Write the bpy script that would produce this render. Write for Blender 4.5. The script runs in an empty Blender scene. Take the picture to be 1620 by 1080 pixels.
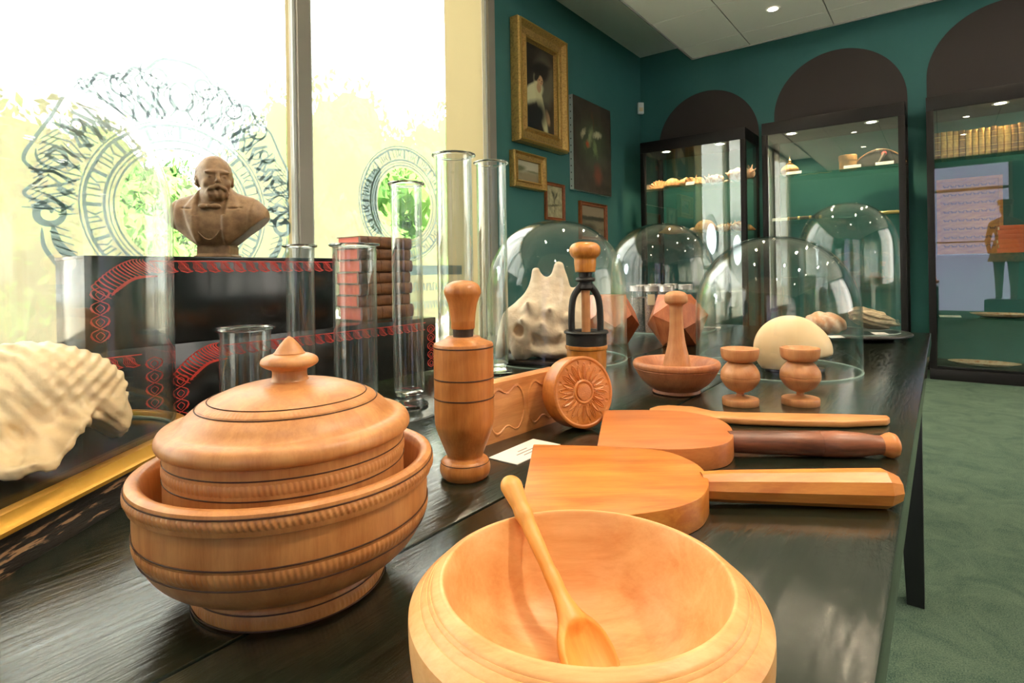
import bpy, bmesh, math, random
import numpy as np
from mathutils import Vector, Matrix

# ---------------------------------------------------------------- camera, world, lights, exposure
SC = bpy.context.scene
COL = SC.collection
CAMZ, F, CX, HY, ROLL = 1.05, 900.0, 810.0, 430.0, math.radians(0.9)
RIGHT = Vector((.798, .603, 0)).normalized()
FWD = Vector((-.603, .798, 0)).normalized()
UP = Vector((0, 0, 1))

cam_data = bpy.data.cameras.new('camera')
cam_data.lens = F / 1620 * 36
cam_data.sensor_width = 36
cam_data.shift_y = (HY - 540) / 1620
cam_data.clip_start = .02
cam = bpy.data.objects.new('camera', cam_data)
COL.objects.link(cam)
r_ = RIGHT * math.cos(ROLL) - UP * math.sin(ROLL)
u_ = UP * math.cos(ROLL) + RIGHT * math.sin(ROLL)
m = Matrix((r_, u_, -FWD)).transposed().to_4x4()
m.translation = (0, 0, CAMZ)
cam.matrix_world = m
SC.camera = cam

SC.view_settings.view_transform = 'Standard'
SC.view_settings.look = 'None'
SC.view_settings.gamma = 1
SC.view_settings.use_curve_mapping = False
SC.view_settings.exposure = 0.30
cy = SC.cycles
cy.use_denoising = True
cy.max_bounces = 12
cy.diffuse_bounces = 5
cy.glossy_bounces = 5
cy.transmission_bounces = 12
cy.transparent_max_bounces = 40
cy.sample_clamp_indirect = 4
cy.caustics_reflective = False

world = bpy.data.worlds.new('sky')
SC.world = world
world.use_nodes = True
bg = world.node_tree.nodes['Background']
bg.inputs[0].default_value = (.90, .95, 1.0, 1)
bg.inputs[1].default_value = 16.0

def add_light(name, kind, loc, energy, color=(1, 1, 1), target=None, **kw):
    d = bpy.data.lights.new(name, kind)
    d.energy = energy
    d.color = color
    for k, v in kw.items():
        setattr(d, k, v)
    o = bpy.data.objects.new(name, d)
    COL.objects.link(o)
    o.location = loc
    if target is not None:
        o.rotation_euler = (Vector(target) - Vector(loc)).to_track_quat('-Z', 'Y').to_euler()
    return o

add_light('sun', 'SUN', (6, 0, 12), 60.0, (1, .96, .88), target=(-2, 3, 0), angle=.02)
WARM = (1, .80, .56)
SPOTS = [(-1.245 + .8 * 2 * i, 5.805 - .8 * 2 * j) for i in (0, 1, 2) for j in (0, 1, 2, 3, 4)]
for (sx, sy) in SPOTS:
    add_light('ceiling_spot', 'SPOT', (sx, sy, 3.485), 50, WARM, target=(sx, sy, 0),
              spot_size=math.radians(125), spot_blend=.7, shadow_soft_size=.035)
# track spots over the table, as the hard warm shadows on the table show
add_light('table_spot', 'SPOT', (1.15, 1.15, 3.3), 120, (1, .84, .62), target=(-.2, .6, .8),
          spot_size=math.radians(60), spot_blend=.5, shadow_soft_size=.03)
add_light('table_spot', 'SPOT', (.35, 2.6, 3.4), 34, (1, .84, .62), target=(-.5, 1.6, .8),
          spot_size=math.radians(70), spot_blend=.5, shadow_soft_size=.03)

# ---------------------------------------------------------------- placing helpers
def unroll(px, py):
    a, b = px - CX, py - HY
    c, s = math.cos(ROLL), math.sin(ROLL)
    return (a * c - b * s) / F, (a * s + b * c) / F      # lateral, downward per unit depth

def on_z(px, py, z):
    u, v = unroll(px, py)
    d = (CAMZ - z) / v
    p = RIGHT * (u * d) + FWD * d
    return Vector((p.x, p.y, z))

def on_x(px, py, X):
    u, v = unroll(px, py)
    q = RIGHT * u + FWD
    d = X / q.x
    return Vector((X, q.y * d, CAMZ - v * d))

def on_y(px, py, Y):
    u, v = unroll(px, py)
    q = RIGHT * u + FWD
    d = Y / q.y
    return Vector((q.x * d, Y, CAMZ - v * d))

def at_depth(px, py, d):
    u, v = unroll(px, py)
    p = RIGHT * (u * d) + FWD * d
    return Vector((p.x, p.y, CAMZ - v * d))

def edges(xl, xr, y, d):
    """centre and radius of an upright round thing seen between two columns of the picture"""
    a, b = math.atan(unroll(xl, y)[0]), math.atan(unroll(xr, y)[0])
    c, h = (a + b) / 2, (b - a) / 2
    lat = math.tan(c) * d
    p = RIGHT * lat + FWD * d
    return p.x, p.y, math.sin(h) * d / math.cos(c)

CAMROT = math.atan2(RIGHT.y, RIGHT.x)      # z rotation that aligns local x with the picture's right
TZ = .75                                   # table top

# ---------------------------------------------------------------- object helpers
def tag(o, label=None, cat=None, group=None, kind=None):
    if label: o['label'] = label
    if cat: o['category'] = cat
    if group: o['group'] = group
    if kind: o['kind'] = kind
    return o

def thing(name, loc, label, cat, rz=0, group=None):
    o = bpy.data.objects.new(name, None)
    o.empty_display_size = .02
    COL.objects.link(o)
    o.location = loc
    o.rotation_euler = (0, 0, rz)
    return tag(o, label, cat, group)

def link(name, mesh, mat=None, parent=None, loc=None, rot=None):
    if mat is not None and not mesh.materials:
        mesh.materials.append(mat)
    o = bpy.data.objects.new(name, mesh)
    COL.objects.link(o)
    if parent is not None: o.parent = parent
    if loc is not None: o.location = loc
    if rot is not None: o.rotation_euler = rot
    return o

def mesh_from(name, verts, faces, smooth=False, angle=None):
    me = bpy.data.meshes.new(name)
    me.from_pydata([tuple(v) for v in verts], [], faces)
    me.validate()
    bm = bmesh.new(); bm.from_mesh(me)
    bmesh.ops.recalc_face_normals(bm, faces=bm.faces)
    bm.to_mesh(me); bm.free()
    if smooth:
        me.polygons.foreach_set('use_smooth', [True] * len(me.polygons))
        if angle is not None:
            me.set_sharp_from_angle(angle=math.radians(angle))
    return me

class MB:
    """collects boxes, tubes and prisms into one mesh"""
    def __init__(s): s.v = []; s.f = []
    def add(s, verts, faces):
        n = len(s.v); s.v += [Vector(v) for v in verts]; s.f += [[i + n for i in f] for f in faces]; return s
    def box(s, x0, x1, y0, y1, z0, z1, mat=None):
        vs = [Vector((x, y, z)) for x in (x0, x1) for y in (y0, y1) for z in (z0, z1)]
        if mat is not None: vs = [mat @ v for v in vs]
        return s.add(vs, [(0, 1, 3, 2), (4, 6, 7, 5), (0, 4, 5, 1), (2, 3, 7, 6), (0, 2, 6, 4), (1, 5, 7, 3)])
    def prism(s, pts, z0, z1, mat=None):
        n = len(pts)
        vs = [Vector((p[0], p[1], z)) for z in (z0, z1) for p in pts]
        if mat is not None: vs = [mat @ v for v in vs]
        return s.add(vs, [list(range(n))[::-1], list(range(n, 2 * n))] + [(i, (i + 1) % n, n + (i + 1) % n, n + i) for i in range(n)])
    def tube(s, pts, rad, n=12, caps=True):
        pts = [Vector(p) for p in pts]
        if not hasattr(rad, '__len__'): rad = [rad] * len(pts)
        base = len(s.v); ref = None
        for i, p in enumerate(pts):
            t = (pts[min(i + 1, len(pts) - 1)] - pts[max(i - 1, 0)]).normalized()
            if ref is None:
                ref = Vector((0, 0, 1)) if abs(t.z) < .9 else Vector((1, 0, 0))
            a = t.cross(ref)
            if a.length < 1e-6: a = t.cross(Vector((.3, .9, .1)))
            a.normalize(); b = a.cross(t).normalized(); ref = b
            for k in range(n):
                w = 2 * math.pi * k / n
                s.v.append(p + (a * math.cos(w) + b * math.sin(w)) * rad[i])
        for i in range(len(pts) - 1):
            for k in range(n):
                k2 = (k + 1) % n
                s.f.append([base + i * n + k, base + i * n + k2, base + (i + 1) * n + k2, base + (i + 1) * n + k])
        if caps:
            s.f.append([base + k for k in range(n)][::-1])
            s.f.append([base + (len(pts) - 1) * n + k for k in range(n)])
        return s
    def lathe(s, prof, n=64, warp=None, closed=False):
        base = len(s.v); rings = []
        for (r, z) in prof:
            if r < 1e-6:
                s.v.append(Vector((0, 0, z))); rings.append([len(s.v) - 1])
            else:
                ring = []
                for k in range(n):
                    w = 2 * math.pi * k / n
                    c, q = math.cos(w), math.sin(w)
                    p = Vector((r * c, r * q, z))
                    if warp: p = Vector(warp(p, r, c, q))
                    s.v.append(p); ring.append(len(s.v) - 1)
                rings.append(ring)
        seq = list(zip(rings, rings[1:]))
        if closed: seq.append((rings[-1], rings[0]))
        for a, b in seq:
            if len(a) == 1 and len(b) == 1: continue
            for k in range(n):
                k2 = (k + 1) % n
                if len(a) == 1: s.f.append([a[0], b[k2], b[k]])
                elif len(b) == 1: s.f.append([a[k], a[k2], b[0]])
                else: s.f.append([a[k], a[k2], b[k2], b[k]])
        return s
    def mesh(s, name, smooth=False, angle=35, bevel=0, segs=2):
        me = mesh_from(name, s.v, s.f, False)
        if bevel:
            bm = bmesh.new(); bm.from_mesh(me)
            es = [e for e in bm.edges if len(e.link_faces) == 2 and e.calc_face_angle(0) > .35]
            bmesh.ops.bevel(bm, geom=es, offset=bevel, segments=segs, affect='EDGES', profile=.5)
            bm.to_mesh(me); bm.free(); smooth = True
        if smooth:
            me.polygons.foreach_set('use_smooth', [True] * len(me.polygons))
            me.set_sharp_from_angle(angle=math.radians(angle))
        return me
    def build(s, name, mat, parent=None, loc=None, rot=None, **kw):
        return link(name, s.mesh(name, **kw), mat, parent, loc, rot)

def spline(pts, n=8):
    """Catmull-Rom through the points"""
    P = [Vector(p) for p in pts]; out = []
    for i in range(len(P) - 1):
        a, b, c, d = P[max(i - 1, 0)], P[i], P[i + 1], P[min(i + 2, len(P) - 1)]
        for k in range(n):
            t = k / n
            out.append(.5 * ((2 * b) + (c - a) * t + (2 * a - 5 * b + 4 * c - d) * t * t + (3 * b - 3 * c + d - a) * t ** 3))
    out.append(P[-1]); return out

def smooth_prof(pts, n=5):
    return [(max(p.x, 0) if p.x > 1e-5 else 0, p.y) for p in spline([Vector((a, b)) for a, b in pts], n)]

def lathe_part(name, prof, mat, parent, n=72, angle=40, **kw):
    return MB().lathe(prof, n).build(name, mat, parent, smooth=True, angle=angle, **kw)

def ring_line(name, r, z, mat, parent, w=.0012, n=96):
    prof = [(r - w, z), (r, z - w * .8), (r + w * .5, z), (r, z + w * .8)]
    return MB().lathe(prof, n, closed=True).build(name, mat, parent, smooth=True, angle=80)

def beaded_band(name, r, z0, z1, mat, parent, count=90, amp=.0012, slant=1.0, r1=None):
    """carved rope band: slanting notches round a turned piece"""
    r1 = r if r1 is None else r1
    n = count * 6; v = []; f = []; L = 5
    for j in range(L):
        t = j / (L - 1); z = z0 + (z1 - z0) * t; rr = r + (r1 - r) * t
        for k in range(n):
            a = 2 * math.pi * k / n
            ph = (k / 6 + slant * t) * 2 * math.pi
            h = amp * (.5 + .5 * math.cos(ph)) * math.sin(math.pi * t) ** .5 if 0 < j < L - 1 else -amp * .3
            v.append(((rr + h) * math.cos(a), (rr + h) * math.sin(a), z))
    for j in range(L - 1):
        for k in range(n):
            k2 = (k + 1) % n
            f.append((j * n + k, j * n + k2, (j + 1) * n + k2, (j + 1) * n + k))
    return link(name, mesh_from(name, v, f, True), mat, parent)

# ---- implicit surfaces (for the organic shapes)
def surface_nets(f, lo, hi, h):
    lo = np.array(lo, float); hi = np.array(hi, float)
    n = np.ceil((hi - lo) / h).astype(int) + 1
    ax = [lo[i] + h * np.arange(n[i]) for i in range(3)]
    X, Y, Z = np.meshgrid(*ax, indexing='ij')
    V = f(X, Y, Z)
    S = V < 0
    cn = n - 1
    acc = np.zeros(tuple(cn) + (3,)); cnt = np.zeros(tuple(cn))
    def sl(d, n_): return slice(d, n_ - 1 + d)
    for axis in range(3):
        o1, o2 = [a for a in range(3) if a != axis]
        for d1 in (0, 1):
            for d2 in (0, 1):
                i0 = [None] * 3; i0[axis] = sl(0, n[axis]); i0[o1] = sl(d1, n[o1]); i0[o2] = sl(d2, n[o2])
                i1 = list(i0); i1[axis] = sl(1, n[axis])
                a, b = V[tuple(i0)], V[tuple(i1)]
                cr = (a < 0) != (b < 0)
                t = np.where(cr, a / np.where(cr, a - b, 1), 0)
                p = np.zeros(tuple(cn) + (3,))
                p[..., axis] = t; p[..., o1] = d1; p[..., o2] = d2
                acc += p * cr[..., None]; cnt += cr
    act = cnt > 0
    idx = -np.ones(tuple(cn), int); idx[act] = np.arange(act.sum())
    base = np.stack(np.nonzero(act), -1)
    verts = lo + h * (base + acc[act] / cnt[act][:, None])
    faces = []
    for axis in range(3):
        o1, o2 = (axis + 1) % 3, (axis + 2) % 3
        i0 = [slice(None)] * 3; i0[axis] = slice(0, n[axis] - 1)
        i1 = [slice(None)] * 3; i1[axis] = slice(1, n[axis])
        A, B = S[tuple(i0)], S[tuple(i1)]
        pos = np.stack(np.nonzero(A != B), -1)
        ok = (pos[:, o1] > 0) & (pos[:, o2] > 0) & (pos[:, o1] < n[o1] - 1) & (pos[:, o2] < n[o2] - 1)
        pos = pos[ok]
        def g(a, b):
            q = pos.copy(); q[:, o1] -= a; q[:, o2] -= b
            return idx[q[:, 0], q[:, 1], q[:, 2]]
        quad = np.stack([g(1, 1), g(0, 1), g(0, 0), g(1, 0)], -1)
        flip = ~A[pos[:, 0], pos[:, 1], pos[:, 2]]
        quad[flip] = quad[flip][:, ::-1]
        faces.append(quad)
    return verts, np.concatenate(faces)

def sdf_mesh(name, f, lo, hi, h):
    v, q = surface_nets(f, lo, hi, h)
    me = bpy.data.meshes.new(name)
    me.vertices.add(len(v)); me.vertices.foreach_set('co', v.ravel())
    me.loops.add(len(q) * 4); me.loops.foreach_set('vertex_index', q.ravel().astype(np.int32))
    me.polygons.add(len(q))
    me.polygons.foreach_set('loop_start', np.arange(0, len(q) * 4, 4, dtype=np.int32))
    me.update(calc_edges=True); me.validate()
    me.polygons.foreach_set('use_smooth', [True] * len(me.polygons))
    return me

def ell(X, Y, Z, c, r, rot=None):
    x, y, z = X - c[0], Y - c[1], Z - c[2]
    if rot is not None:
        R = np.array(rot.to_matrix() if hasattr(rot, 'to_matrix') else rot)
        x, y, z = R[0][0] * x + R[1][0] * y + R[2][0] * z, R[0][1] * x + R[1][1] * y + R[2][1] * z, R[0][2] * x + R[1][2] * y + R[2][2] * z
    k0 = np.sqrt((x / r[0]) ** 2 + (y / r[1]) ** 2 + (z / r[2]) ** 2)
    return (k0 - 1) * min(r)

def cap(X, Y, Z, a, b, ra, rb=None):
    rb = ra if rb is None else rb
    a = np.array(a, float); b = np.array(b, float); d = b - a; L = d @ d
    t = np.clip(((X - a[0]) * d[0] + (Y - a[1]) * d[1] + (Z - a[2]) * d[2]) / L, 0, 1)
    return np.sqrt((X - a[0] - t * d[0]) ** 2 + (Y - a[1] - t * d[1]) ** 2 + (Z - a[2] - t * d[2]) ** 2) - (ra + (rb - ra) * t)

def su(a, b, k):
    h = np.clip(.5 + .5 * (b - a) / k, 0, 1)
    return b * (1 - h) + a * h - k * h * (1 - h)
def ss(a, b, k):       # a minus b
    return -su(-a, b, k)

def vnoise(X, Y, Z, s, seed=0):
    """cheap smooth value noise from sines"""
    rs = np.random.RandomState(seed); o = np.zeros_like(X)
    for i in range(7):
        d = rs.randn(3); d /= np.linalg.norm(d); fq = s * rs.uniform(.6, 1.6)
        o = o + np.sin((X * d[0] + Y * d[1] + Z * d[2]) * fq + rs.uniform(0, 6.28) + 1.3 * np.sin((X * d[1] - Y * d[2] + Z * d[0]) * fq * .7 + rs.uniform(0, 6.28)))
    return o / 7

# ---------------------------------------------------------------- materials
def new_mat(name):
    mt = bpy.data.materials.new(name); mt.use_nodes = True
    nt = mt.node_tree; nt.nodes.clear()
    out = nt.nodes.new('ShaderNodeOutputMaterial')
    return mt, nt, out

def N(nt, kind, **kw):
    n = nt.nodes.new(kind)
    for k, v in kw.items():
        if k in n.inputs: n.inputs[k].default_value = v
        else: setattr(n, k, v)
    return n

def rgb(c): return tuple(c) + (1,) if len(c) == 3 else c

def srgb(r, g, b):
    f = lambda c: (c / 255 / 12.92) if c / 255 <= .04045 else ((c / 255 + .055) / 1.055) ** 2.4
    return (f(r), f(g), f(b))

def principled(name, color, rough=.5, metal=0, coat=0, spec=.5, noise=None, bump=0, bscale=200, c2=None, nscale=6, stretch=(1, 1, 1), detail=4, contrast=(.35, .65), sheen=0):
    mt, nt, out = new_mat(name)
    b = N(nt, 'ShaderNodeBsdfPrincipled')
    b.inputs['Base Color'].default_value = rgb(color)
    b.inputs['Roughness'].default_value = rough
    b.inputs['Metallic'].default_value = metal
    b.inputs['Coat Weight'].default_value = coat
    b.inputs['Coat Roughness'].default_value = .15
    b.inputs['Specular IOR Level'].default_value = spec
    nt.links.new(b.outputs[0], out.inputs[0])
    tc = N(nt, 'ShaderNodeTexCoord'); mp = N(nt, 'ShaderNodeMapping'); mp.inputs['Scale'].default_value = stretch
    nt.links.new(tc.outputs['Object'], mp.inputs[0])
    if c2 is not None:
        nz = N(nt, 'ShaderNodeTexNoise', Scale=nscale, Detail=detail, Roughness=.6)
        nt.links.new(mp.outputs[0], nz.inputs[0])
        rp = N(nt, 'ShaderNodeValToRGB')
        rp.color_ramp.elements[0].position, rp.color_ramp.elements[1].position = contrast
        rp.color_ramp.elements[0].color = rgb(color); rp.color_ramp.elements[1].color = rgb(c2)
        nt.links.new(nz.outputs[0], rp.inputs[0]); nt.links.new(rp.outputs[0], b.inputs['Base Color'])
    if bump:
        nb = N(nt, 'ShaderNodeTexNoise', Scale=bscale, Detail=3)
        nt.links.new(mp.outputs[0], nb.inputs[0])
        bp = N(nt, 'ShaderNodeBump', Strength=bump, Distance=.002)
        nt.links.new(nb.outputs[0], bp.inputs['Height']); nt.links.new(bp.outputs[0], b.inputs['Normal'])
    return mt

def wood(name, light, dark, scale=1.0, rough=.42, axis='Z', coat=.12, contrast=1.0, bump=.12):
    """turned or sawn wood: long streaks, faint growth rings, pores"""
    mt, nt, out = new_mat(name); L = nt.links.new
    b = N(nt, 'ShaderNodeBsdfPrincipled'); L(b.outputs[0], out.inputs[0])
    tc = N(nt, 'ShaderNodeTexCoord'); mp = N(nt, 'ShaderNodeMapping')
    st = {'X': (1, 9, 9), 'Y': (9, 1, 9), 'Z': (9, 9, 1)}[axis]
    mp.inputs['Scale'].default_value = [v * scale for v in st]
    L(tc.outputs['Object'], mp.inputs[0])
    n1 = N(nt, 'ShaderNodeTexNoise', Scale=4.5, Detail=6, Roughness=.62, Distortion=.8); L(mp.outputs[0], n1.inputs[0])
    n2 = N(nt, 'ShaderNodeTexNoise', Scale=38, Detail=4, Roughness=.7); L(mp.outputs[0], n2.inputs[0])
    mp2 = N(nt, 'ShaderNodeMapping'); mp2.inputs['Scale'].default_value = (scale, scale, scale); mp2.inputs['Rotation'].default_value = (.5, .3, .2)
    L(tc.outputs['Object'], mp2.inputs[0])
    wv = N(nt, 'ShaderNodeTexWave', Scale=9, Distortion=7, Detail=3); wv.wave_type = 'RINGS'
    wv.inputs['Detail Scale'].default_value = .7
    L(mp2.outputs[0], wv.inputs[0])
    mx = N(nt, 'ShaderNodeMath', operation='MULTIPLY_ADD'); L(wv.outputs['Fac'], mx.inputs[0]); mx.inputs[1].default_value = .10; L(n1.outputs[0], mx.inputs[2])
    mx2 = N(nt, 'ShaderNodeMath', operation='MULTIPLY_ADD'); L(n2.outputs[0], mx2.inputs[0]); mx2.inputs[1].default_value = .35; L(mx.outputs[0], mx2.inputs[2])
    rp = N(nt, 'ShaderNodeValToRGB'); w = .24 / contrast
    rp.color_ramp.elements[0].position = .725 - w; rp.color_ramp.elements[1].position = .725 + w
    rp.color_ramp.elements[0].color = rgb(light); rp.color_ramp.elements[1].color = rgb(dark)
    L(mx2.outputs[0], rp.inputs[0]); L(rp.outputs[0], b.inputs['Base Color'])
    b.inputs['Roughness'].default_value = rough
    b.inputs['Coat Weight'].default_value = coat; b.inputs['Coat Roughness'].default_value = .3
    bp = N(nt, 'ShaderNodeBump', Strength=bump, Distance=.001); L(n2.outputs[0], bp.inputs['Height']); L(bp.outputs[0], b.inputs['Normal'])
    return mt

def thin_glass(name, tint=(.97, .99, .98), refl=.06, edge=.75, power=3.2, rough=0.0):
    """one wall of clear glass: lets light straight through and mirrors more towards grazing"""
    mt, nt, out = new_mat(name); L = nt.links.new
    tr = N(nt, 'ShaderNodeBsdfTransparent'); tr.inputs[0].default_value = rgb(tint)
    gl = N(nt, 'ShaderNodeBsdfAnisotropic'); gl.inputs['Roughness'].default_value = rough; gl.inputs[0].default_value = (.96, .98, .97, 1)
    lw = N(nt, 'ShaderNodeLayerWeight', Blend=.5)
    pw = N(nt, 'ShaderNodeMath', operation='POWER'); L(lw.outputs['Facing'], pw.inputs[0]); pw.inputs[1].default_value = power
    ma = N(nt, 'ShaderNodeMath', operation='MULTIPLY_ADD'); L(pw.outputs[0], ma.inputs[0]); ma.inputs[1].default_value = edge; ma.inputs[2].default_value = refl
    mx = N(nt, 'ShaderNodeMixShader'); L(ma.outputs[0], mx.inputs[0]); L(tr.outputs[0], mx.inputs[1]); L(gl.outputs[0], mx.inputs[2])
    L(mx.outputs[0], out.inputs[0])
    return mt

def solid_glass(name, color=(1, 1, 1), ior=1.45, rough=0):
    mt, nt, out = new_mat(name)
    g = N(nt, 'ShaderNodeBsdfGlass', IOR=ior, Roughness=rough); g.inputs[0].default_value = rgb(color)
    nt.links.new(g.outputs[0], out.inputs[0]); return mt

def film_mat(name, color, clear=.3, tint=(1, 1, 1)):
    mt, nt, out = new_mat(name); L = nt.links.new
    tr = N(nt, 'ShaderNodeBsdfTransparent'); tr.inputs[0].default_value = rgb(tint)
    tl = N(nt, 'ShaderNodeBsdfTranslucent'); tl.inputs[0].default_value = rgb(color)
    mx = N(nt, 'ShaderNodeMixShader'); mx.inputs[0].default_value = clear
    L(tl.outputs[0], mx.inputs[1]); L(tr.outputs[0], mx.inputs[2])
    gl = N(nt, 'ShaderNodeBsdfDiffuse'); gl.inputs[0].default_value = rgb([c * .8 for c in color])
    m2 = N(nt, 'ShaderNodeMixShader'); m2.inputs[0].default_value = .12
    L(mx.outputs[0], m2.inputs[1]); L(gl.outputs[0], m2.inputs[2])
    L(m2.outputs[0], out.inputs[0]); return mt

def emissive(name, color, strength):
    mt, nt, out = new_mat(name)
    e = N(nt, 'ShaderNodeEmission', Strength=strength); e.inputs[0].default_value = rgb(color)
    nt.links.new(e.outputs[0], out.inputs[0]); return mt

def table_paint(name):
    mt, nt, out = new_mat(name); L = nt.links.new
    b = N(nt, 'ShaderNodeBsdfPrincipled'); L(b.outputs[0], out.inputs[0])
    tc = N(nt, 'ShaderNodeTexCoord'); mp = N(nt, 'ShaderNodeMapping'); mp.inputs['Scale'].default_value = (15, 1.6, 15)
    L(tc.outputs['Object'], mp.inputs[0])
    n1 = N(nt, 'ShaderNodeTexNoise', Scale=7, Detail=7, Roughness=.65, Distortion=.4); L(mp.outputs[0], n1.inputs[0])
    n2 = N(nt, 'ShaderNodeTexNoise', Scale=5, Detail=3); L(tc.outputs['Object'], n2.inputs[0])
    n3 = N(nt, 'ShaderNodeTexNoise', Scale=55, Detail=4, Distortion=.5); L(tc.outputs['Object'], n3.inputs[0])
    rp = N(nt, 'ShaderNodeValToRGB'); rp.color_ramp.elements[0].color = rgb((.0065, .0095, .006)); rp.color_ramp.elements[1].color = rgb((.016, .022, .014))
    L(n2.outputs[0], rp.inputs[0]); L(rp.outputs[0], b.inputs['Base Color'])
    rr = N(nt, 'ShaderNodeMapRange'); rr.inputs[1].default_value = .3; rr.inputs[2].default_value = .7; rr.inputs[3].default_value = .07; rr.inputs[4].default_value = .20
    L(n1.outputs[0], rr.inputs[0]); L(rr.outputs[0], b.inputs['Roughness'])
    ad = N(nt, 'ShaderNodeMath', operation='MULTIPLY_ADD'); L(n3.outputs[0], ad.inputs[0]); ad.inputs[1].default_value = .22; L(n1.outputs[0], ad.inputs[2])
    bp = N(nt, 'ShaderNodeBump', Strength=.8, Distance=.0010); L(ad.outputs[0], bp.inputs['Height']); L(bp.outputs[0], b.inputs['Normal'])
    b.inputs['IOR'].default_value = 2.05
    b.inputs['Coat Weight'].default_value = .0; b.inputs['Coat Roughness'].default_value = .08; b.inputs['Coat IOR'].default_value = 1.6
    return mt

def carpet_mat(name):
    mt, nt, out = new_mat(name); L = nt.links.new
    b = N(nt, 'ShaderNodeBsdfPrincipled', Roughness=.95); L(b.outputs[0], out.inputs[0])
    b.inputs['Specular IOR Level'].default_value = .1
    tc = N(nt, 'ShaderNodeTexCoord')
    n1 = N(nt, 'ShaderNodeTexNoise', Scale=260, Detail=3, Roughness=.7); L(tc.outputs['Object'], n1.inputs[0])
    n2 = N(nt, 'ShaderNodeTexNoise', Scale=5, Detail=6, Roughness=.75, Distortion=1.2); L(tc.outputs['Object'], n2.inputs[0])
    ad = N(nt, 'ShaderNodeMath', operation='MULTIPLY_ADD'); L(n2.outputs[0], ad.inputs[0]); ad.inputs[1].default_value = .45; L(n1.outputs[0], ad.inputs[2])
    rp = N(nt, 'ShaderNodeValToRGB')
    rp.color_ramp.elements[0].position = .52; rp.color_ramp.elements[1].position = .92
    rp.color_ramp.elements[0].color = rgb((.022, .060, .048)); rp.color_ramp.elements[1].color = rgb((.17, .235, .17))
    L(ad.outputs[0], rp.inputs[0]); L(rp.outputs[0], b.inputs['Base Color'])
    bp = N(nt, 'ShaderNodeBump', Strength=.6, Distance=.004); L(n1.outputs[0], bp.inputs['Height']); L(bp.outputs[0], b.inputs['Normal'])
    return mt

def painting_mat(name, base, blobs, noise=.08):
    """an oil painting: soft-edged patches of colour on a ground. Generated coords; blobs = (cx, cy, rx, ry, angle, soft, color)"""
    mt, nt, out = new_mat(name); L = nt.links.new
    b = N(nt, 'ShaderNodeBsdfPrincipled', Roughness=.45); L(b.outputs[0], out.inputs[0])
    tc = N(nt, 'ShaderNodeTexCoord')
    nz = N(nt, 'ShaderNodeTexNoise', Scale=9, Detail=5, Roughness=.65); L(tc.outputs['UV'], nz.inputs[0])
    sub = N(nt, 'ShaderNodeVectorMath', operation='SUBTRACT'); L(nz.outputs['Color'], sub.inputs[0]); sub.inputs[1].default_value = (.5, .5, .5)
    sc = N(nt, 'ShaderNodeVectorMath', operation='SCALE'); L(sub.outputs[0], sc.inputs[0]); sc.inputs['Scale'].default_value = noise
    ad = N(nt, 'ShaderNodeVectorMath', operation='ADD'); L(tc.outputs['UV'], ad.inputs[0]); L(sc.outputs[0], ad.inputs[1])
    n0 = N(nt, 'ShaderNodeTexNoise', Scale=5, Detail=6); L(tc.outputs['UV'], n0.inputs[0])
    rp = N(nt, 'ShaderNodeValToRGB'); rp.color_ramp.elements[0].position = .3; rp.color_ramp.elements[1].position = .75
    rp.color_ramp.elements[0].color = rgb([c * .6 for c in base]); rp.color_ramp.elements[1].color = rgb([c * 1.5 for c in base])
    L(n0.outputs[0], rp.inputs[0]); cur = rp.outputs[0]
    for (cx, cy_, rx, ry, ang, soft, col) in blobs:
        mp = N(nt, 'ShaderNodeMapping'); mp.vector_type = 'TEXTURE'
        mp.inputs['Location'].default_value = (cx, cy_, 0); mp.inputs['Rotation'].default_value = (0, 0, math.radians(ang)); mp.inputs['Scale'].default_value = (rx, ry, 1)
        L(ad.outputs[0], mp.inputs[0])
        ln = N(nt, 'ShaderNodeVectorMath', operation='LENGTH'); L(mp.outputs[0], ln.inputs[0])
        mr = N(nt, 'ShaderNodeMapRange'); mr.inputs[1].default_value = 1 + soft; mr.inputs[2].default_value = 1 - soft; mr.clamp = True
        L(ln.outputs['Value'], mr.inputs[0])
        mx = N(nt, 'ShaderNodeMixRGB'); L(mr.outputs[0], mx.inputs[0]); L(cur, mx.inputs[1]); mx.inputs[2].default_value = rgb(col)
        cur = mx.outputs[0]
    L(cur, b.inputs['Base Color'])
    return mt

M = {}
M['turned'] = wood('turned_wood', srgb(212, 150, 92), srgb(176, 110, 60), 1.3, .40)
M['turned_dark'] = wood('turned_wood_inlay', srgb(70, 48, 34), srgb(40, 28, 20), 1, .5)
M['maple'] = wood('pale_maple', srgb(238, 186, 126), srgb(216, 148, 84), .9, .45, 'X', .1, 1.1)
M['spoonwood'] = wood('boxwood_spoon', srgb(234, 176, 94), srgb(206, 136, 58), .9, .4, 'Z')
M['press'] = wood('pear_wood', srgb(208, 138, 74), srgb(164, 96, 44), 1.2, .36)
M['amber'] = wood('amber_wood', srgb(218, 146, 62), srgb(176, 100, 34), 1.2, .3, 'Z', .3)
M['stamp'] = wood('carved_stamp_wood', srgb(214, 138, 68), srgb(176, 98, 40), 1.4, .34, 'X', .25)
M['mould'] = wood('mould_wood', srgb(222, 156, 96), srgb(180, 110, 58), .9, .45, 'X', .1, 1.2)
M['paddle'] = wood('paddle_wood', srgb(228, 150, 68), srgb(192, 106, 38), .8, .36, 'X', .2, 1.3)
M['paddle2'] = wood('paddle_wood_red', srgb(212, 134, 72), srgb(180, 98, 46), .8, .42, 'X', .12)
M['handle_dark'] = wood('stained_handle', srgb(156, 92, 62), srgb(90, 48, 32), .8, .38, 'X', .2, 1.3)
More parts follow.
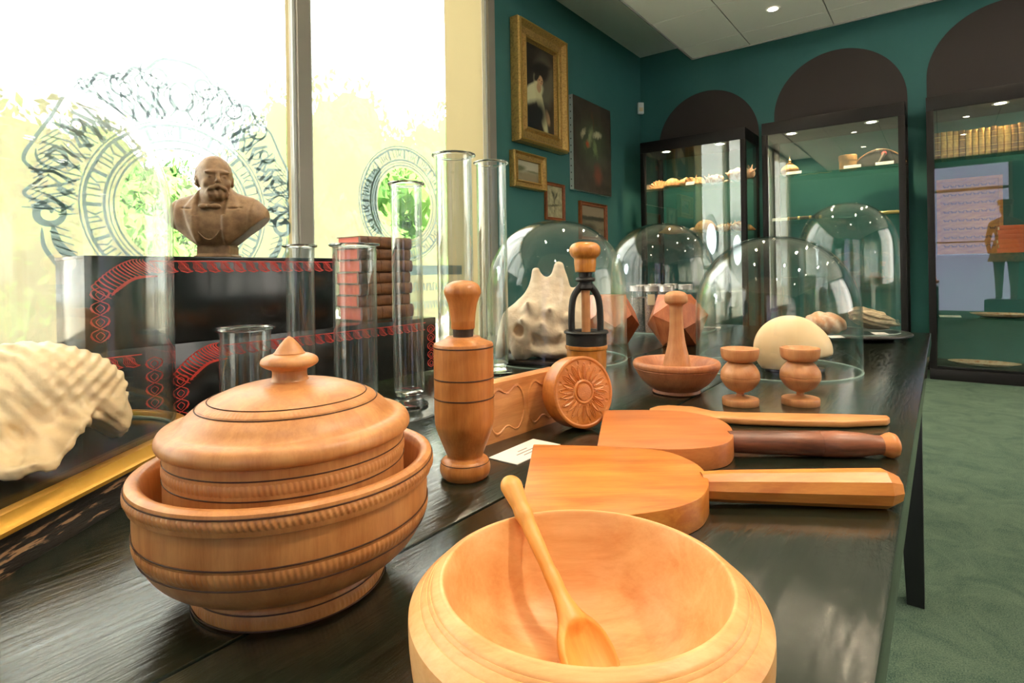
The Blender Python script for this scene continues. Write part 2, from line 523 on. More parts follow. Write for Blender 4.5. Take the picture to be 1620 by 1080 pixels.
M['spatula'] = wood('pale_spatula', srgb(222, 158, 96), srgb(188, 118, 62), .8, .42, 'X')
M['cup'] = wood('cup_wood', srgb(204, 146, 96), srgb(172, 108, 62), 1.2, .46)
M['mortar'] = wood('mortar_wood', srgb(202, 134, 88), srgb(160, 92, 56), 1.1, .45)
M['cherry'] = wood('cherry_wood', srgb(200, 116, 70), srgb(156, 78, 42), .7, .35, 'Z', .2, 1.1)
M['iron'] = principled('cast_iron', (.035, .033, .032), .48, .6, bump=.3, bscale=180)
M['line'] = principled('burnt_line', srgb(74, 42, 24), .6)
M['table'] = table_paint('dark_green_table_paint')
M['black_leg'] = principled('black_steel', (.006, .006, .007), .45)
M['carpet'] = carpet_mat('green_carpet')
M['wall'] = principled('teal_wall_paint', (.038, .150, .142), .7, bump=.15, bscale=300, c2=(.044, .165, .156), nscale=2)
M['arch'] = principled('brown_black_paint', (.050, .036, .032), .75, bump=.1, bscale=300)
M['ceil'] = principled('white_ceiling_paint', (.80, .76, .72), .9)
M['tile'] = principled('ceiling_tile_white', (.93, .89, .82), .9, bump=.12, bscale=500)
M['tile_grid'] = principled('grey_tile_grid', (.30, .28, .26), .6)
M['cab'] = principled('dark_brown_cabinet_metal', (.009, .007, .007), .5, spec=.25)
M['frame_alu'] = principled('bronze_aluminium', (.34, .30, .26), .45, .2)
M['cab_glass'] = thin_glass('cabinet_glass', (.93, .97, .94), .085, .5, 3)
M['shelf_glass'] = thin_glass('shelf_glass', (.82, .93, .88), .10, .5, 2)
M['solid'] = solid_glass('solid_glass', (.97, .985, .98), 1.46)
M['pane'] = thin_glass('window_glass', (.98, .99, .98), .03, .5, 4)
M['grey_pane'] = thin_glass('tinted_window_glass', (.27, .255, .29), .04, .5, 4)
M['dome'] = thin_glass('dome_glass', (.985, .99, .985), .028, .62, 2.9)
M['tube'] = thin_glass('tube_glass', (.95, .96, .955), .04, .85, 2.0)
M['film'] = film_mat('cream_window_film', (.200, .164, .100), .29, (1, .955, .86))
M['decal'] = film_mat('blue_film_print', (.15, .20, .225), .12, (.8, .93, 1))
M['strip'] = film_mat('cream_film_border', (.33, .285, .195), 0)
M['fill_diffuser'] = film_mat('white_fill_diffuser', (.40, .385, .36), .02)  # translucent diffuser that softens daylight in the added windows
M['lacquer'] = principled('black_lacquer', (.010, .010, .011), .16, bump=.05, bscale=400, coat=.2)
M['red_print'] = principled('red_engraving_print', (.72, .055, .04), .4)
M['gold'] = principled('gold_leaf', (.78, .41, .07), .32, .8, bump=.3, bscale=160)
M['gilt'] = principled('gilt_frame', (.62, .38, .12), .38, .55, bump=1.0, bscale=140, c2=(.30, .17, .05), nscale=60, contrast=(.45, .75))
M['gilt_line'] = principled('gilt_edge', (.75, .47, .14), .3, .8)
M['distressed'] = principled('distressed_black_wood', (.012, .009, .008), .4, c2=(.34, .20, .11), nscale=11, stretch=(5, 1, 9), detail=9, contrast=(.56, .59), bump=.5, bscale=90)
M['shell'] = principled('cream_shell', srgb(250, 226, 186), .38, c2=srgb(246, 206, 156), nscale=9, bump=.7, bscale=70, coat=.1, contrast=(.4, .8))
M['shell_in'] = principled('peach_shell_inside', srgb(240, 190, 130), .3, coat=.3)
M['conch'] = principled('chalky_conch', srgb(236, 216, 190), .7, c2=srgb(206, 180, 152), nscale=14, bump=.8, bscale=90, contrast=(.4, .75))
M['hat_shell'] = principled('smooth_cream_shell', srgb(250, 208, 152), .42, c2=srgb(252, 226, 190), nscale=4, bump=.1, bscale=50)
M['rock_pink'] = principled('pink_crab_shell', srgb(222, 160, 118), .6, c2=srgb(238, 205, 175), nscale=22, bump=.8, bscale=110, contrast=(.45, .6))
M['rock_grey'] = principled('oyster_shell', srgb(214, 190, 152), .6, c2=srgb(130, 108, 84), nscale=16, stretch=(1, 1, 5), bump=1, bscale=70, contrast=(.45, .7))
M['fossil'] = principled('ochre_shell', srgb(236, 180, 120), .5, c2=srgb(200, 110, 60), nscale=18, bump=.8, bscale=120, contrast=(.4, .7))
M['fossil_pale'] = principled('pale_pink_shell', srgb(244, 206, 176), .5, c2=srgb(214, 140, 100), nscale=25, bump=.8, bscale=120, contrast=(.45, .7))
M['white_wall_shell'] = principled('white_card', (.80, .76, .72), .7)
M['print'] = principled('grey_print', (.30, .24, .22), .7)
M['bronze'] = principled('brown_plaster_bust', srgb(150, 118, 84), .45, bump=.25, bscale=260, c2=srgb(120, 90, 62), nscale=14)
M['plate'] = principled('black_turned_plate', (.014, .010, .010), .28, coat=.3)
M['book_red'] = principled('red_book_edge', srgb(214, 96, 70), .6, bump=.2, bscale=400, stretch=(1, 1, 12))
M['leather'] = principled('brown_leather', srgb(122, 78, 40), .5, c2=srgb(78, 46, 24), nscale=30, bump=.5, bscale=150)
M['leather_tan'] = principled('tan_leather', srgb(214, 170, 92), .45, c2=srgb(160, 110, 50), nscale=20, bump=.4, bscale=150)
M['leather_dark'] = principled('dark_tan_leather', srgb(150, 108, 56), .45, c2=srgb(96, 62, 30), nscale=20)
M['paper'] = principled('old_paper', srgb(226, 206, 170), .8, stretch=(1, 1, 30), bump=.3, bscale=100)
M['felt'] = principled('black_felt', (.02, .018, .017), .9)
M['brass'] = principled('brass', (.80, .50, .18), .28, .9)
M['box_tan'] = principled('tan_card_box', srgb(176, 132, 78), .6, c2=srgb(130, 92, 50), nscale=20)
M['lid_metal'] = principled('grey_jar_lid', (.46, .42, .39), .38, .7)
M['grain_dark'] = principled('dark_grains', (.05, .035, .03), .8, c2=(.22, .15, .11), nscale=160, contrast=(.5, .62))
M['grain_brown'] = principled('brown_grains', (.16, .085, .06), .8, c2=(.30, .18, .12), nscale=160, contrast=(.45, .6))
M['jar'] = thin_glass('jar_glass', (.98, .98, .98), .03, .5, 3.0)
M['white_plastic'] = principled('white_plastic', (.75, .75, .73), .4)
M['spot_glow'] = emissive('lamp_glow', (1, .86, .66), 26)
M['oak_case'] = wood('amber_case_wood', srgb(196, 126, 50), srgb(140, 80, 28), .8, .5, 'X')
M['orange_book'] = principled('orange_cloth', srgb(196, 84, 44), .6)
M['leaf'] = principled('green_leaf', (.022, .066, .011), .95, spec=.08, c2=(.045, .105, .020), nscale=3)
M['leaf2'] = principled('yellow_green_leaf', (.04, .095, .016), .95, spec=.08, c2=(.07, .13, .028), nscale=3)
M['bark'] = principled('bark', (.10, .07, .05), .9, bump=.8, bscale=20)
M['pale_bounce_ground'] = principled('pale_bounce_ground', (.62, .58, .50), .9, c2=(.70, .66, .58), nscale=2)  # unseen ground outside, made pale to bounce sunlight onto the ceiling
M['fin'] = principled('cream_render', (.72, .66, .50), .85)
M['dark_room'] = principled('dark_rear_wall', (.05, .08, .07), .8)
M['cloth'] = principled('grey_tweed', srgb(110, 100, 92), .9)

# ================================================================= SETTING
XW, YB, XR, YR = -3.18, 7.12, 4.2, -3.4
ZC, ZT = 3.88, 3.5
def struct(o): o['kind'] = 'structure'; return o

struct(MB().box(XW - .3, XR, YR - .2, YB + .2, -.1, 0).build('floor', M['carpet']))
struct(MB().box(XW - .3, XR + .2, YR - .2, YB + .2, ZC, ZC + .2).build('ceiling', M['ceil']))
struct(MB().box(XW - .1, XR + .2, YB, YB + .15, 0, ZC).build('wall_back', M['wall']))
struct(MB().box(XW - .12, XW, 3.97, YB, 0, ZC).build('wall_left', M['wall']))
struct(MB().box(XR, XR + .15, YR, 2.6, 0, ZC).box(XR, XR + .15, 6.2, YB, 0, ZC).box(XR, XR + .15, 2.6, 6.2, 0, .9).box(XR, XR + .15, 2.6, 6.2, 3.4, ZC).build('wall_right', M['wall']))
w6 = struct(MB().box(XR + .02, XR + .10, 2.6, 2.68, .9, 3.4).box(XR + .02, XR + .10, 4.36, 4.44, .9, 3.4).box(XR + .02, XR + .10, 6.12, 6.2, .9, 3.4).build('window_6', M['frame_alu']))  # added opening out of view, brightens the ceiling and back wall
MB().box(XR + .055, XR + .06, 2.6, 6.2, .9, 3.4).build('fill_diffuser', M['fill_diffuser'], w6)
# rear wall with a glazed opening (it shows mirrored in the right-hand cabinet)
struct(MB().box(XW, -.25, YR - .15, YR, 0, ZC).box(1.25, 1.8, YR - .15, YR, 0, ZC).box(4.1, XR, YR - .15, YR, 0, ZC).box(-.25, 1.25, YR - .15, YR, 3.3, ZC)
       .box(1.8, 4.1, YR - .15, YR, 3.3, ZC).box(1.8, 4.1, YR - .15, YR, 0, .7).build('wall_rear', M['wall']))
for n_, (xa, xb_, za) in enumerate(((-.25, 1.25, 0), (1.8, 4.1, .7))):  # the second opening is unseen, added to bring in more daylight
    wr = struct(MB().box(xa, xa + .06, YR - .1, YR, za, 3.3).box(xb_ - .06, xb_, YR - .1, YR, za, 3.3).box(xa + .06, xb_ - .06, YR - .1, YR, 2.72, 2.78).box(xa + .06, xb_ - .06, YR - .1, YR, 1.55, 1.58).build('window_%d' % (4 + n_), M['frame_alu']))
    MB().box(xa + .06, xb_ - .06, YR - .07, YR - .06, za, 3.3).build('pane', M['grey_pane'] if n_ == 0 else M['fill_diffuser'], wr)
# baseboard
struct(MB().box(XW, XR, YB - .02, YB, 0, .09).build('baseboard_back', M['cab']))
struct(MB().box(XW, XW + .02, 3.97, YB - .02, 0, .09).build('baseboard_left', M['cab']))

# painted arches over the cabinets
CABS = [(-2.93, -1.70), (-1.53, -.26), (-.10, 1.16)]
CT = 2.60
for i, (x0, x1) in enumerate(CABS):
    cx, R = (x0 + x1) / 2, (x1 - x0) / 2
    top = [(3.24, 2.80)[0]] if i == 0 else [3.42]
    z1 = (3.26, 3.42, 3.55)[i]
    n = 48; v = []; 
    pts = [(x0, 2.0), (x1, 2.0)] + [(cx + R * math.cos(a), z1 - R + R * math.sin(a)) for a in [math.pi * k / n for k in range(n + 1)]]
    me = MB(); mtx = Matrix(((1, 0, 0, 0), (0, 0, 1, 0), (0, 1, 0, 0), (0, 0, 0, 1)))
    me.prism(pts, YB - .004, YB + .001, mtx)
    struct(me.build('trim_%d' % (i + 1), M['arch']))

# dropped panel of ceiling tiles
xs = [-2.29] + [-1.648 + .806 * k for k in range(8)]
xs = [x for x in xs if x < XR] + [XR]
ys = [6.58, 6.2] + [6.2 - .795 * k for k in range(1, 13)]
ys = [y for y in ys if y > YR] + [YR]
soff = struct(MB().box(-2.29, XR, YR, 6.58, ZT + .012, ZT + .10).box(-2.30, -2.285, YR, 6.585, ZT - .012, ZT + .105)
              .box(-2.285, XR, 6.575, 6.59, ZT - .012, ZT + .105).build('ceiling_panel', M['tile_grid']))
tile_cache = {}
spot_set = [(round(a, 2), round(b, 2)) for a, b in SPOTS]
for i in range(len(xs) - 1):
    for j in range(len(ys) - 1):
        w, d = xs[i + 1] - xs[i], ys[j] - ys[j + 1]
        key = (round(w, 3), round(d, 3))
        if key not in tile_cache:
            g = .006
            tile_cache[key] = MB().box(g, w - g, g, d - g, 0, .012).mesh('ceiling_tile')
        link('tile', tile_cache[key], M['tile'], soff, (xs[i], ys[j + 1], ZT))

ORD = ('first second third fourth fifth sixth seventh eighth ninth tenth eleventh twelfth thirteenth fourteenth fifteenth sixteenth seventeenth eighteenth nineteenth twentieth twenty-first').split()
# downlights in the tiles
dl_glow = MB().lathe([(0, 0), (.042, 0)], 24).mesh('downlight_lens')
dl_ring = MB().lathe([(.042, .001), (.060, -.004), (.062, 0)], 24).mesh('downlight_ring', smooth=True)
for k, (sx, sy) in enumerate(SPOTS):
    t = thing('ceiling_downlight', (sx, sy, ZT - .004), 'round recessed ceiling downlight, %s row from the cabinets, %s' % (ORD[k % 5], ('window side', 'middle', 'aisle side')[k // 5]), 'ceiling light', group='recessed downlights in the tiled ceiling')
    if k == 0:
        t['label'] = 'lit recessed downlight in the white tiles above the glass cabinets'
    link('lens', dl_glow, M['spot_glow'], t, (0, 0, -.003))
    link('trim_ring', dl_ring, M['white_plastic'], t)

# window wall on the left: mullions, panes, printed film
MUL = [2.07 - 1.83 * k for k in range(4)]      # left-side mullions going towards the viewer
FR = MB()
for y in MUL:
    FR.box(XW - .09, XW + .015, y - .045, y + .045, 0, ZC)
FR.box(XW - .09, XW + .015, 3.90, 3.99, 0, ZC)
FR.box(XW - .09, XW + .015, YR, 3.9, 0, .10)
FR.box(XW - .09, XW + .015, YR, 3.9, ZC - .06, ZC)
wf = struct(FR.build('window_1', M['frame_alu']))
spans = [(2.115, 3.90), (.285, 2.025), (-1.545, .195), (-3.375, -1.635)]
for y0, y1 in spans:
    MB().box(XW - .055, XW - .049, y0, y1, .1, ZC - .06).build('pane', M['pane'], wf)
for y0, y1 in spans:      # thin glazing beads
    MB().box(XW - .045, XW - .01, y0, y0 + .022, .1, ZC - .06).box(XW - .045, XW - .01, y1 - .022, y1, .1, ZC - .06).build('glazing_bead', M['white_plastic'], wf)

C1 = on_x(296, 330, XW)           # centre of the large printed medallion
C2 = on_x(648, 322, XW)           # of the small one
HOLE1, HOLE2 = .295, .265
def film(name, y0, y1, z0, z1, hole=None):
    bm = bmesh.new(); es = []
    def loop(pts):
        vs = [bm.verts.new((XW - .046, a, b)) for a, b in pts]
        for i in range(len(vs)): es.append(bm.edges.new((vs[i], vs[(i + 1) % len(vs)])))
    loop([(y0, z0), (y1, z0), (y1, z1), (y0, z1)])
    if hole:
        cyy, czz, R = hole
        loop([(cyy + R * math.cos(2 * math.pi * k / 72), czz + R * 1.02 * math.sin(2 * math.pi * k / 72)) for k in range(72)])
    bmesh.ops.triangle_fill(bm, use_beauty=True, edges=es)
    me = bpy.data.meshes.new(name); bm.to_mesh(me); bm.free()
    return link(name, me, M['film'], wf)
ya, yb_ = on_x(457, 50, XW).y, on_x(709, 50, XW).y
film('frosted_film', 2.137, yb_, .1, ZC - .06, (C2.y, C2.z, HOLE2))
for q0, q1 in ((yb_ + .003, 3.878), (ya + .003, 2.003)):
    MB().box(XW - .0462, XW - .046, q0, q1, .1, ZC - .06).build('film_border', M['strip'], wf)
film('frosted_film', .307, ya, .1, ZC - .06, (C1.y, C1.z, HOLE1))
film('frosted_film', -1.523, .173, .1, ZC - .06)
film('frosted_film', -3.353, -1.657, .1, ZC - .06)

# the blue engraving printed on the film
class Ink:
    def __init__(s, origin, ax, up, normal): s.m = MB(); s.o = Vector(origin); s.a = Vector(ax); s.u = Vector(up); s.n = Vector(normal)
    def pt(s, p): return s.o + s.a * p[0] + s.u * p[1]
    def stroke(s, pts, w, taper=True, clip=None):
        pts = [Vector((p[0], p[1])) for p in pts]
        if clip: pts = [Vector((min(max(p.x, clip[0]), clip[1]), min(max(p.y, clip[2]), clip[3]))) for p in pts]
        n = len(pts)
        if n < 2: return
        vs = []
        for i, p in enumerate(pts):
            t = pts[min(i + 1, n - 1)] - pts[max(i - 1, 0)]
            if t.length < 1e-7: t = Vector((1, 0))
            t.normalize(); q = Vector((-t.y, t.x))
            ww = w * (math.sin(math.pi * (i + .3) / (n - .4)) ** .5 if taper else 1)
            vs += [s.pt(p + q * ww / 2), s.pt(p - q * ww / 2)]
        s.m.add(vs, [(2 * i, 2 * i + 1, 2 * i + 3, 2 * i + 2) for i in range(n - 1)])
    def ring(s, c, R, w, a0=0, a1=360, wob=0, n=90):
        s.stroke([(c[0] + (R + wob * math.sin(9 * t)) * math.cos(t), c[1] + (R + wob * math.cos(7 * t)) * math.sin(t)) for t in [math.radians(a0 + (a1 - a0) * k / n) for k in range(n + 1)]], w, False)
    def spiral(s, c, R, a0, turns, w, sgn=1):
        n = 36
        s.stroke([(c[0] + R * (1 - .85 * k / n) * math.cos(a0 + sgn * turns * 6.283 * k / n), c[1] + R * (1 - .85 * k / n) * math.sin(a0 + sgn * turns * 6.283 * k / n)) for k in range(n + 1)], w)
    def build(s, name, mat, parent, lift):
        me = bpy.data.meshes.new(name)
        me.from_pydata([tuple(v + s.n * lift) for v in s.m.v], [], s.m.f)
        return link(name, me, mat, parent)

def medallion(C, H, ymax, ymin, name, seed=3, crown=True):
    rnd = random.Random(seed)
    ink = Ink((XW - .046, C.y, C.z), (0, 1, 0), (0, 0, 1), (1, 0, 0))
    cl = (ymin - C.y + .01, ymax - C.y - .01, -2, 2)
    def st(p, w, taper=True): ink.stroke(p, w * 1.5, taper, cl)
    def arc(R, w, a0=0, a1=360, wob=.0):
        st([((R + wob * math.sin(11 * t)) * math.cos(t), (R + wob * math.cos(13 * t)) * math.sin(t)) for t in [math.radians(a0 + (a1 - a0) * k / 120) for k in range(121)]], w, False)
    arc(H + .025, .006); arc(H + .045, .004); arc(H + .065, .009); arc(H + .145, .010, wob=.002); arc(H + .165, .005)
    for k in range(64):         # egg-and-dart and letter-like strokes between the rings
        t = 2 * math.pi * k / 64 + rnd.uniform(-.01, .01)
        kind = k % 4
        r0, r1 = H + .075, H + .138
        d = Vector((math.cos(t), math.sin(t))); q = Vector((-d.y, d.x))
        if kind == 0: st([d * r0 + q * .008, d * r1 + q * .008], .012, False)
        elif kind == 1: st([d * r0, d * (r0 + .03) + q * .014, d * r1 - q * .004], .007)
        elif kind == 2: st([d * r1 - q * .01, d * (r0 + .02) - q * .012, d * (r0 + .008) + q * .008, d * r1 + q * .012], .008)
        else: st([d * r0, d * r1], .006); st([d * r1, d * r1 + q * .016], .006)
    if crown:
        for sx in (-1, 1):
            def S(pts, w, tp=True): st([(sx * p[0], p[1]) for p in pts], w, tp)
            def sp(c, R, a0, tn, w):
                n = 40
                S([(c[0] + R * (1 - .82 * k / n) * math.cos(a0 + tn * 6.283 * k / n), c[1] + R * (1 - .82 * k / n) * math.sin(a0 + tn * 6.283 * k / n)) for k in range(n + 1)], w)
            # outline of the cartouche: crown, shoulder leaves, side scrolls, hanging leaves
            S(spline([(0, .79, 0), (.10, .77, 0), (.17, .70, 0), (.23, .69, 0), (.28, .62, 0), (.37, .63, 0), (.42, .55, 0), (.50, .50, 0), (.56, .38, 0), (.62, .27, 0), (.66, .17, 0), (.60, .10, 0), (.66, .02, 0), (.58, -.02, 0)]), .010, False)
            sp((.12, .68), .085, 1.2, -1.4, .010); sp((.27, .585), .07, 1.9, -1.3, .009); sp((.41, .50), .075, 1.2, -1.3, .011)
            sp((.58, -.06), .075, 1.4, 1.3, .020); sp((.55, .20), .07, .4, -1.2, .014); sp((.47, .36), .06, .4, -1.1, .012)
            S(spline([(.56, -.12, 0), (.54, -.20, 0), (.48, -.28, 0), (.42, -.36, 0), (.41, -.46, 0)]), .030)
            S(spline([(.60, -.13, 0), (.59, -.22, 0), (.53, -.32, 0), (.49, -.42, 0), (.50, -.52, 0)]), .014)
            for k in range(11):
                yy = -.14 - .033 * k; S([(.50 - .01 * k, yy), (.585 - .012 * k, yy + .03)], .005)
            # hatched acanthus leaves round the shoulder
            for k in range(46):
                t = math.radians(-8 + 92 * (k + .5) / 46); R0 = .475 + .01 * math.sin(k)
                ln = .06 + .10 * abs(math.sin(k * .9)) + .03 * rnd.random()
                d = Vector((math.cos(t), math.sin(t))); q = Vector((-d.y, d.x)); bend = .05 * math.sin(k * 1.7)
                S([d * R0, d * (R0 + ln * .5) + q * bend, d * (R0 + ln) + q * bend * .4], rnd.choice((.006, .010, .016)))
            for k in range(16):
                a = k / 15; x = .03 + .40 * a; y = .52 + .12 * math.sin(a * 3.1) * (1 - a)
                S(spline([(x, y, 0), (x + .03, y + .05, 0), (x + .01, y + .10 * (1 - .4 * a), 0), (x + .05, y + .11 * (1 - .3 * a), 0)], 5), .006)
            for k in range(9):
                S([(.20 + .022 * k, .545 - .012 * k), (.28 + .022 * k, .60 - .018 * k)], .004)
            for k in range(12):
                S([(.52 + .006 * k, .34 - .028 * k), (.60 + .004 * k, .27 - .026 * k)], .005)
        sp0 = [(.06 * math.cos(t), .60 + .075 * math.sin(t)) for t in [6.283 * k / 30 for k in range(31)]]
        st(sp0, .008, False)
    else:
        st([((H + .07) * math.cos(t), (H + .07) * math.sin(t)) for t in [math.radians(135 + 90 * k / 40) for k in range(41)]], .085)
        st([(-.35, -.50), (.62, -.50)], .05, False)
        for k in range(26):
            x = -.30 + .034 * k
            st([(x, -.60), (x, -.66)], .006, False); st([(x, -.60 if k % 3 else -.63), (x + .02, -.60 if k % 2 else -.66)], .005, False)
            st([(x, -.74), (x + .012, -.80)], .006, False); st([(x + .02, -.74), (x + .02, -.79)], .004, False)
    o = ink.build(name, M['decal'], wf, .0015)
    return o
medallion(C1, HOLE1, 1.99, .31, 'printed_medallion')
medallion(C2, HOLE2, 3.86, 2.14, 'printed_medallion', 5, False)

# outside: fins, pale ground that bounces sunlight indoors, trees
struct(MB().box(-40, XW - .3, -30, 40, -.35, -.25).build('ground', M['pale_bounce_ground']))

def foliage_mesh(seed, n, size, sq=1.0):
    rs = np.random.RandomState(seed)
    d = rs.randn(n, 3); d /= np.linalg.norm(d, axis=1)[:, None]
    rad = rs.uniform(.25, 1, n) ** .5
    lump = 1 + .22 * np.sin(d[:, 0] * 5 + seed) * np.sin(d[:, 1] * 6 + 1) + .16 * np.sin(d[:, 2] * 9 + d[:, 0] * 7)
    c = d * (rad * lump)[:, None]
    a = rs.randn(n, 3); a /= np.linalg.norm(a, axis=1)[:, None]
    b = np.cross(a, rs.randn(n, 3)); b /= np.linalg.norm(b, axis=1)[:, None]
    s = size * rs.uniform(.6, 1.3, n)[:, None]
    v = np.stack([c - a * s, c + b * s * .45, c + a * s, c - b * s * .45], 1).reshape(-1, 3)
    # dense heart of the crown
    bm = bmesh.new(); bmesh.ops.create_icosphere(bm, subdivisions=4, radius=.80)
    for q in bm.verts:
        e = q.co.normalized(); q.co = e * .80 * (1 + .22 * math.sin(e.x * 5 + seed) * math.sin(e.y * 6 + 1) + .16 * math.sin(e.z * 9 + e.x * 7) + .04 * math.sin(e.x * 31 + e.y * 27) + .04 * math.sin(e.z * 37))
    cv = [tuple(q.co) for q in bm.verts]; cf = [[w.index + 4 * n for w in f_.verts] for f_ in bm.faces]; bm.free()
    me = bpy.data.meshes.new('foliage')
    me.from_pydata(v.tolist() + cv, [], np.arange(4 * n).reshape(-1, 4).tolist() + cf)
    return me
FOL = [foliage_mesh(1, 5200, .055), foliage_mesh(2, 5200, .045), foliage_mesh(7, 5200, .05)]
FOL2 = [m_.copy() for m_ in FOL]
for a_, b_ in zip(FOL, FOL2): a_.materials.append(M['leaf']); b_.materials.append(M['leaf2'])
def tree(x, y, top, w, k, light, label):
    t = thing('garden_tree', (x, y, -.25), label, 'tree', group='trees in the garden outside the window')
    h = top + .25
    o = link('foliage', (FOL2 if light else FOL)[k], None, t, (0, 0, h * .52)); o.scale = (w, w, h * .48); o['kind'] = 'stuff'
    MB().tube([(0, 0, 0), (.03, .02, h * .3), (0, .05, h * .6)], [.09, .07, .04], 10).build('trunk', M['bark'], t, smooth=True)
def gy(px, X): return on_x(px, 400, X).y
def gz(px, py, X): return on_x(px, py, X).z
for (px, py, X, w, k, light, lab) in [
    (20, 175, -7.5, 1.2, 0, False, 'dense green tree outside behind the film, at the left edge of the window'),
    (150, 200, -8.5, 1.2, 1, False, 'green tree outside left of the round clear opening'),
    (262, 262, -6.6, .85, 2, True, 'bright yellow-green bush seen through the clear medallion left of the bust'),
    (398, 300, -7.4, .8, 0, False, 'green bush seen through the clear medallion right of the bust'),
    (445, 165, -9.5, .9, 1, False, 'tall green tree outside just left of the window mullion'),
    (560, 135, -9.5, 1.6, 2, False, 'tall tree faintly visible through the film of the right-hand pane'),
    (665, 225, -8.5, 1.6, 0, True, 'bright green tree seen through the small oval opening behind the glass cylinders'),
    (735, 150, -12, 1.8, 1, False, 'green tree outside near the right window frame'),
    (330, 310, -10.5, 2.0, 1, True, 'pale green hedge behind the bust outside')]:
    tree(X, gy(px, X), gz(px, py, X), w, k, light, lab)

# ================================================================= WALL PICTURES
def picture(name, tl, br, label, cat, frame_w, mat_frame, mat_pic, depth=.05, tr=None, bl=None, frame=True, steps=2):
    a, b = on_x(tl[0], tl[1], XW), on_x(br[0], br[1], XW)
    zt = a.z; zb = b.z
    if tr: zt = (a.z + on_x(tr[0], tr[1], XW).z) / 2
    if bl: zb = (b.z + on_x(bl[0], bl[1], XW).z) / 2
    y0, y1 = a.y, b.y
    t = thing(name, (XW + .004, (y0 + y1) / 2, zb), label, cat)
    w, h = (y1 - y0) / 2, zt - zb
    fw = frame_w
    if frame:
        # moulded, mitred frame: a profile carried round the rectangle
        prof = [(0, 0), (0, depth * .8), (fw * .12, depth), (fw * .22, depth * .8), (fw * .34, depth * .55), (fw * .70, depth * .5), (fw * .80, depth * .75), (fw * .92, depth * .6), (fw, depth * .2), (fw, 0)]
        v = []; f = []
        for (ins, dx) in prof:
            v += [(dx, -w + ins, ins), (dx, w - ins, ins), (dx, w - ins, h - ins), (dx, -w + ins, h - ins)]
        for i in range(len(prof) - 1):
            for k in range(4):
                f.append((4 * i + k, 4 * i + (k + 1) % 4, 4 * i + 4 + (k + 1) % 4, 4 * i + 4 + k))
        link('frame', mesh_from('frame', v, f), mat_frame, t)
        if steps > 1:
            for (ins, dx) in ((fw * .12, depth * 1.0), (fw * .90, depth * .66)):
                e = .006 if fw > .08 else .004
                MB().box(dx - e, dx + e * .6, -w + ins - e, w - ins + e, ins - e, ins + e).box(dx - e, dx + e * .6, -w + ins - e, w - ins + e, h - ins - e, h - ins + e) \
                    .box(dx - e, dx + e * .6, -w + ins - e, -w + ins + e, ins + e, h - ins - e).box(dx - e, dx + e * .6, w - ins - e, w - ins + e, ins + e, h - ins - e).build('gilt_bead', M['gilt_line'], t)
        i0, dx = fw * .98, depth * .25
    else:
        MB().box(0, depth - .001, -w, w, 0, h).build('stretcher', M['white_plastic'], t); i0, dx = 0, depth
        tk = MB().box(depth * .3, depth * .5, -w - .002, -w, -.006, .006).mesh('tack')
        for k in range(14): link('tack', tk, M['iron'], t, (0, 0, h * (k + .5) / 14))
    me = bpy.data.meshes.new('canvas')
    me.from_pydata([(dx, -w + i0, i0), (dx, w - i0, i0), (dx, w - i0, h - i0), (dx, -w + i0, h - i0)], [], [(0, 1, 2, 3)])
    uv = me.uv_layers.new(name='UVMap')
    for l, c in zip(uv.data, ((0, 0), (1, 0), (1, 1), (0, 1))): l.uv = c
    link('canvas', me, mat_pic, t)
    return t

flesh = srgb(196, 150, 110)
portrait = painting_mat('portrait_oil', (.035, .026, .018), [
    (.66, .62, .34, .30, 10, .25, (.14, .12, .08)),
    (.50, .70, .36, .13, 12, .2, (.020, .013, .010)),
    (.36, .58, .15, .12, 20, .25, (.022, .015, .012)),
    (.30, .43, .34, .115, 18, .15, srgb(226, 216, 172)),
    (.56, .30, .38, .10, -58, .18, srgb(220, 208, 160)),
    (.78, .20, .10, .06, -50, .3, srgb(190, 150, 110)),
    (.50, .525, .075, .06, 0, .2, flesh),
    (.54, .615, .095, .060, 0, .15, srgb(206, 158, 116)),
    (.44, .655, .11, .045, 30, .2, (.020, .013, .010)),
    (.60, .61, .018, .007, 0, .4, (.05, .03, .02)), (.51, .62, .018, .007, 0, .4, (.05, .03, .02)), (.575, .585, .022, .006, 0, .4, srgb(150, 70, 56)),
    (.56, .76, .34, .035, 10, .3, (.014, .010, .009)),
    (.25, .14, .50, .17, 14, .3, (.016, .013, .014))], .03)
floral = painting_mat('flower_still_life', (.055, .040, .028), [
    (.50, .55, .34, .24, 0, .5, (.075, .090, .05)),
    (.62, .66, .10, .035, 10, .5, srgb(206, 196, 160)), (.25, .64, .07, .03, 40, .5, srgb(190, 176, 140)),
    (.42, .60, .10, .05, 60, .5, srgb(150, 156, 112)), (.55, .50, .05, .09, 20, .5, srgb(128, 144, 96)),
    (.36, .52, .045, .03, 0, .5, srgb(206, 80, 46)), (.30, .50, .04, .05, 30, .4, srgb(96, 100, 70)),
    (.62, .22, .10, .10, 0, .5, srgb(126, 66, 50)), (.50, .80, .02, .12, 12, .5, srgb(96, 66, 44))], .16)
scape = painting_mat('small_landscape', srgb(150, 140, 110), [
    (.5, .85, .9, .40, 0, .3, srgb(196, 186, 162)), (.15, .60, .26, .14, 10, .4, srgb(104, 104, 70)),
    (.75, .52, .30, .06, 0, .4, srgb(122, 120, 92)), (.6, .25, .5, .20, 0, .4, srgb(150, 134, 104))], .10)
botan = painting_mat('botanical_sketch', srgb(168, 158, 124), [
    (.4, .75, .05, .14, 30, .4, srgb(70, 66, 44)), (.6, .68, .04, .16, -35, .4, srgb(80, 74, 50)),
    (.48, .45, .02, .35, 5, .4, srgb(84, 76, 50)), (.45, .38, .4, .03, 4, .5, srgb(90, 84, 56))], .14)
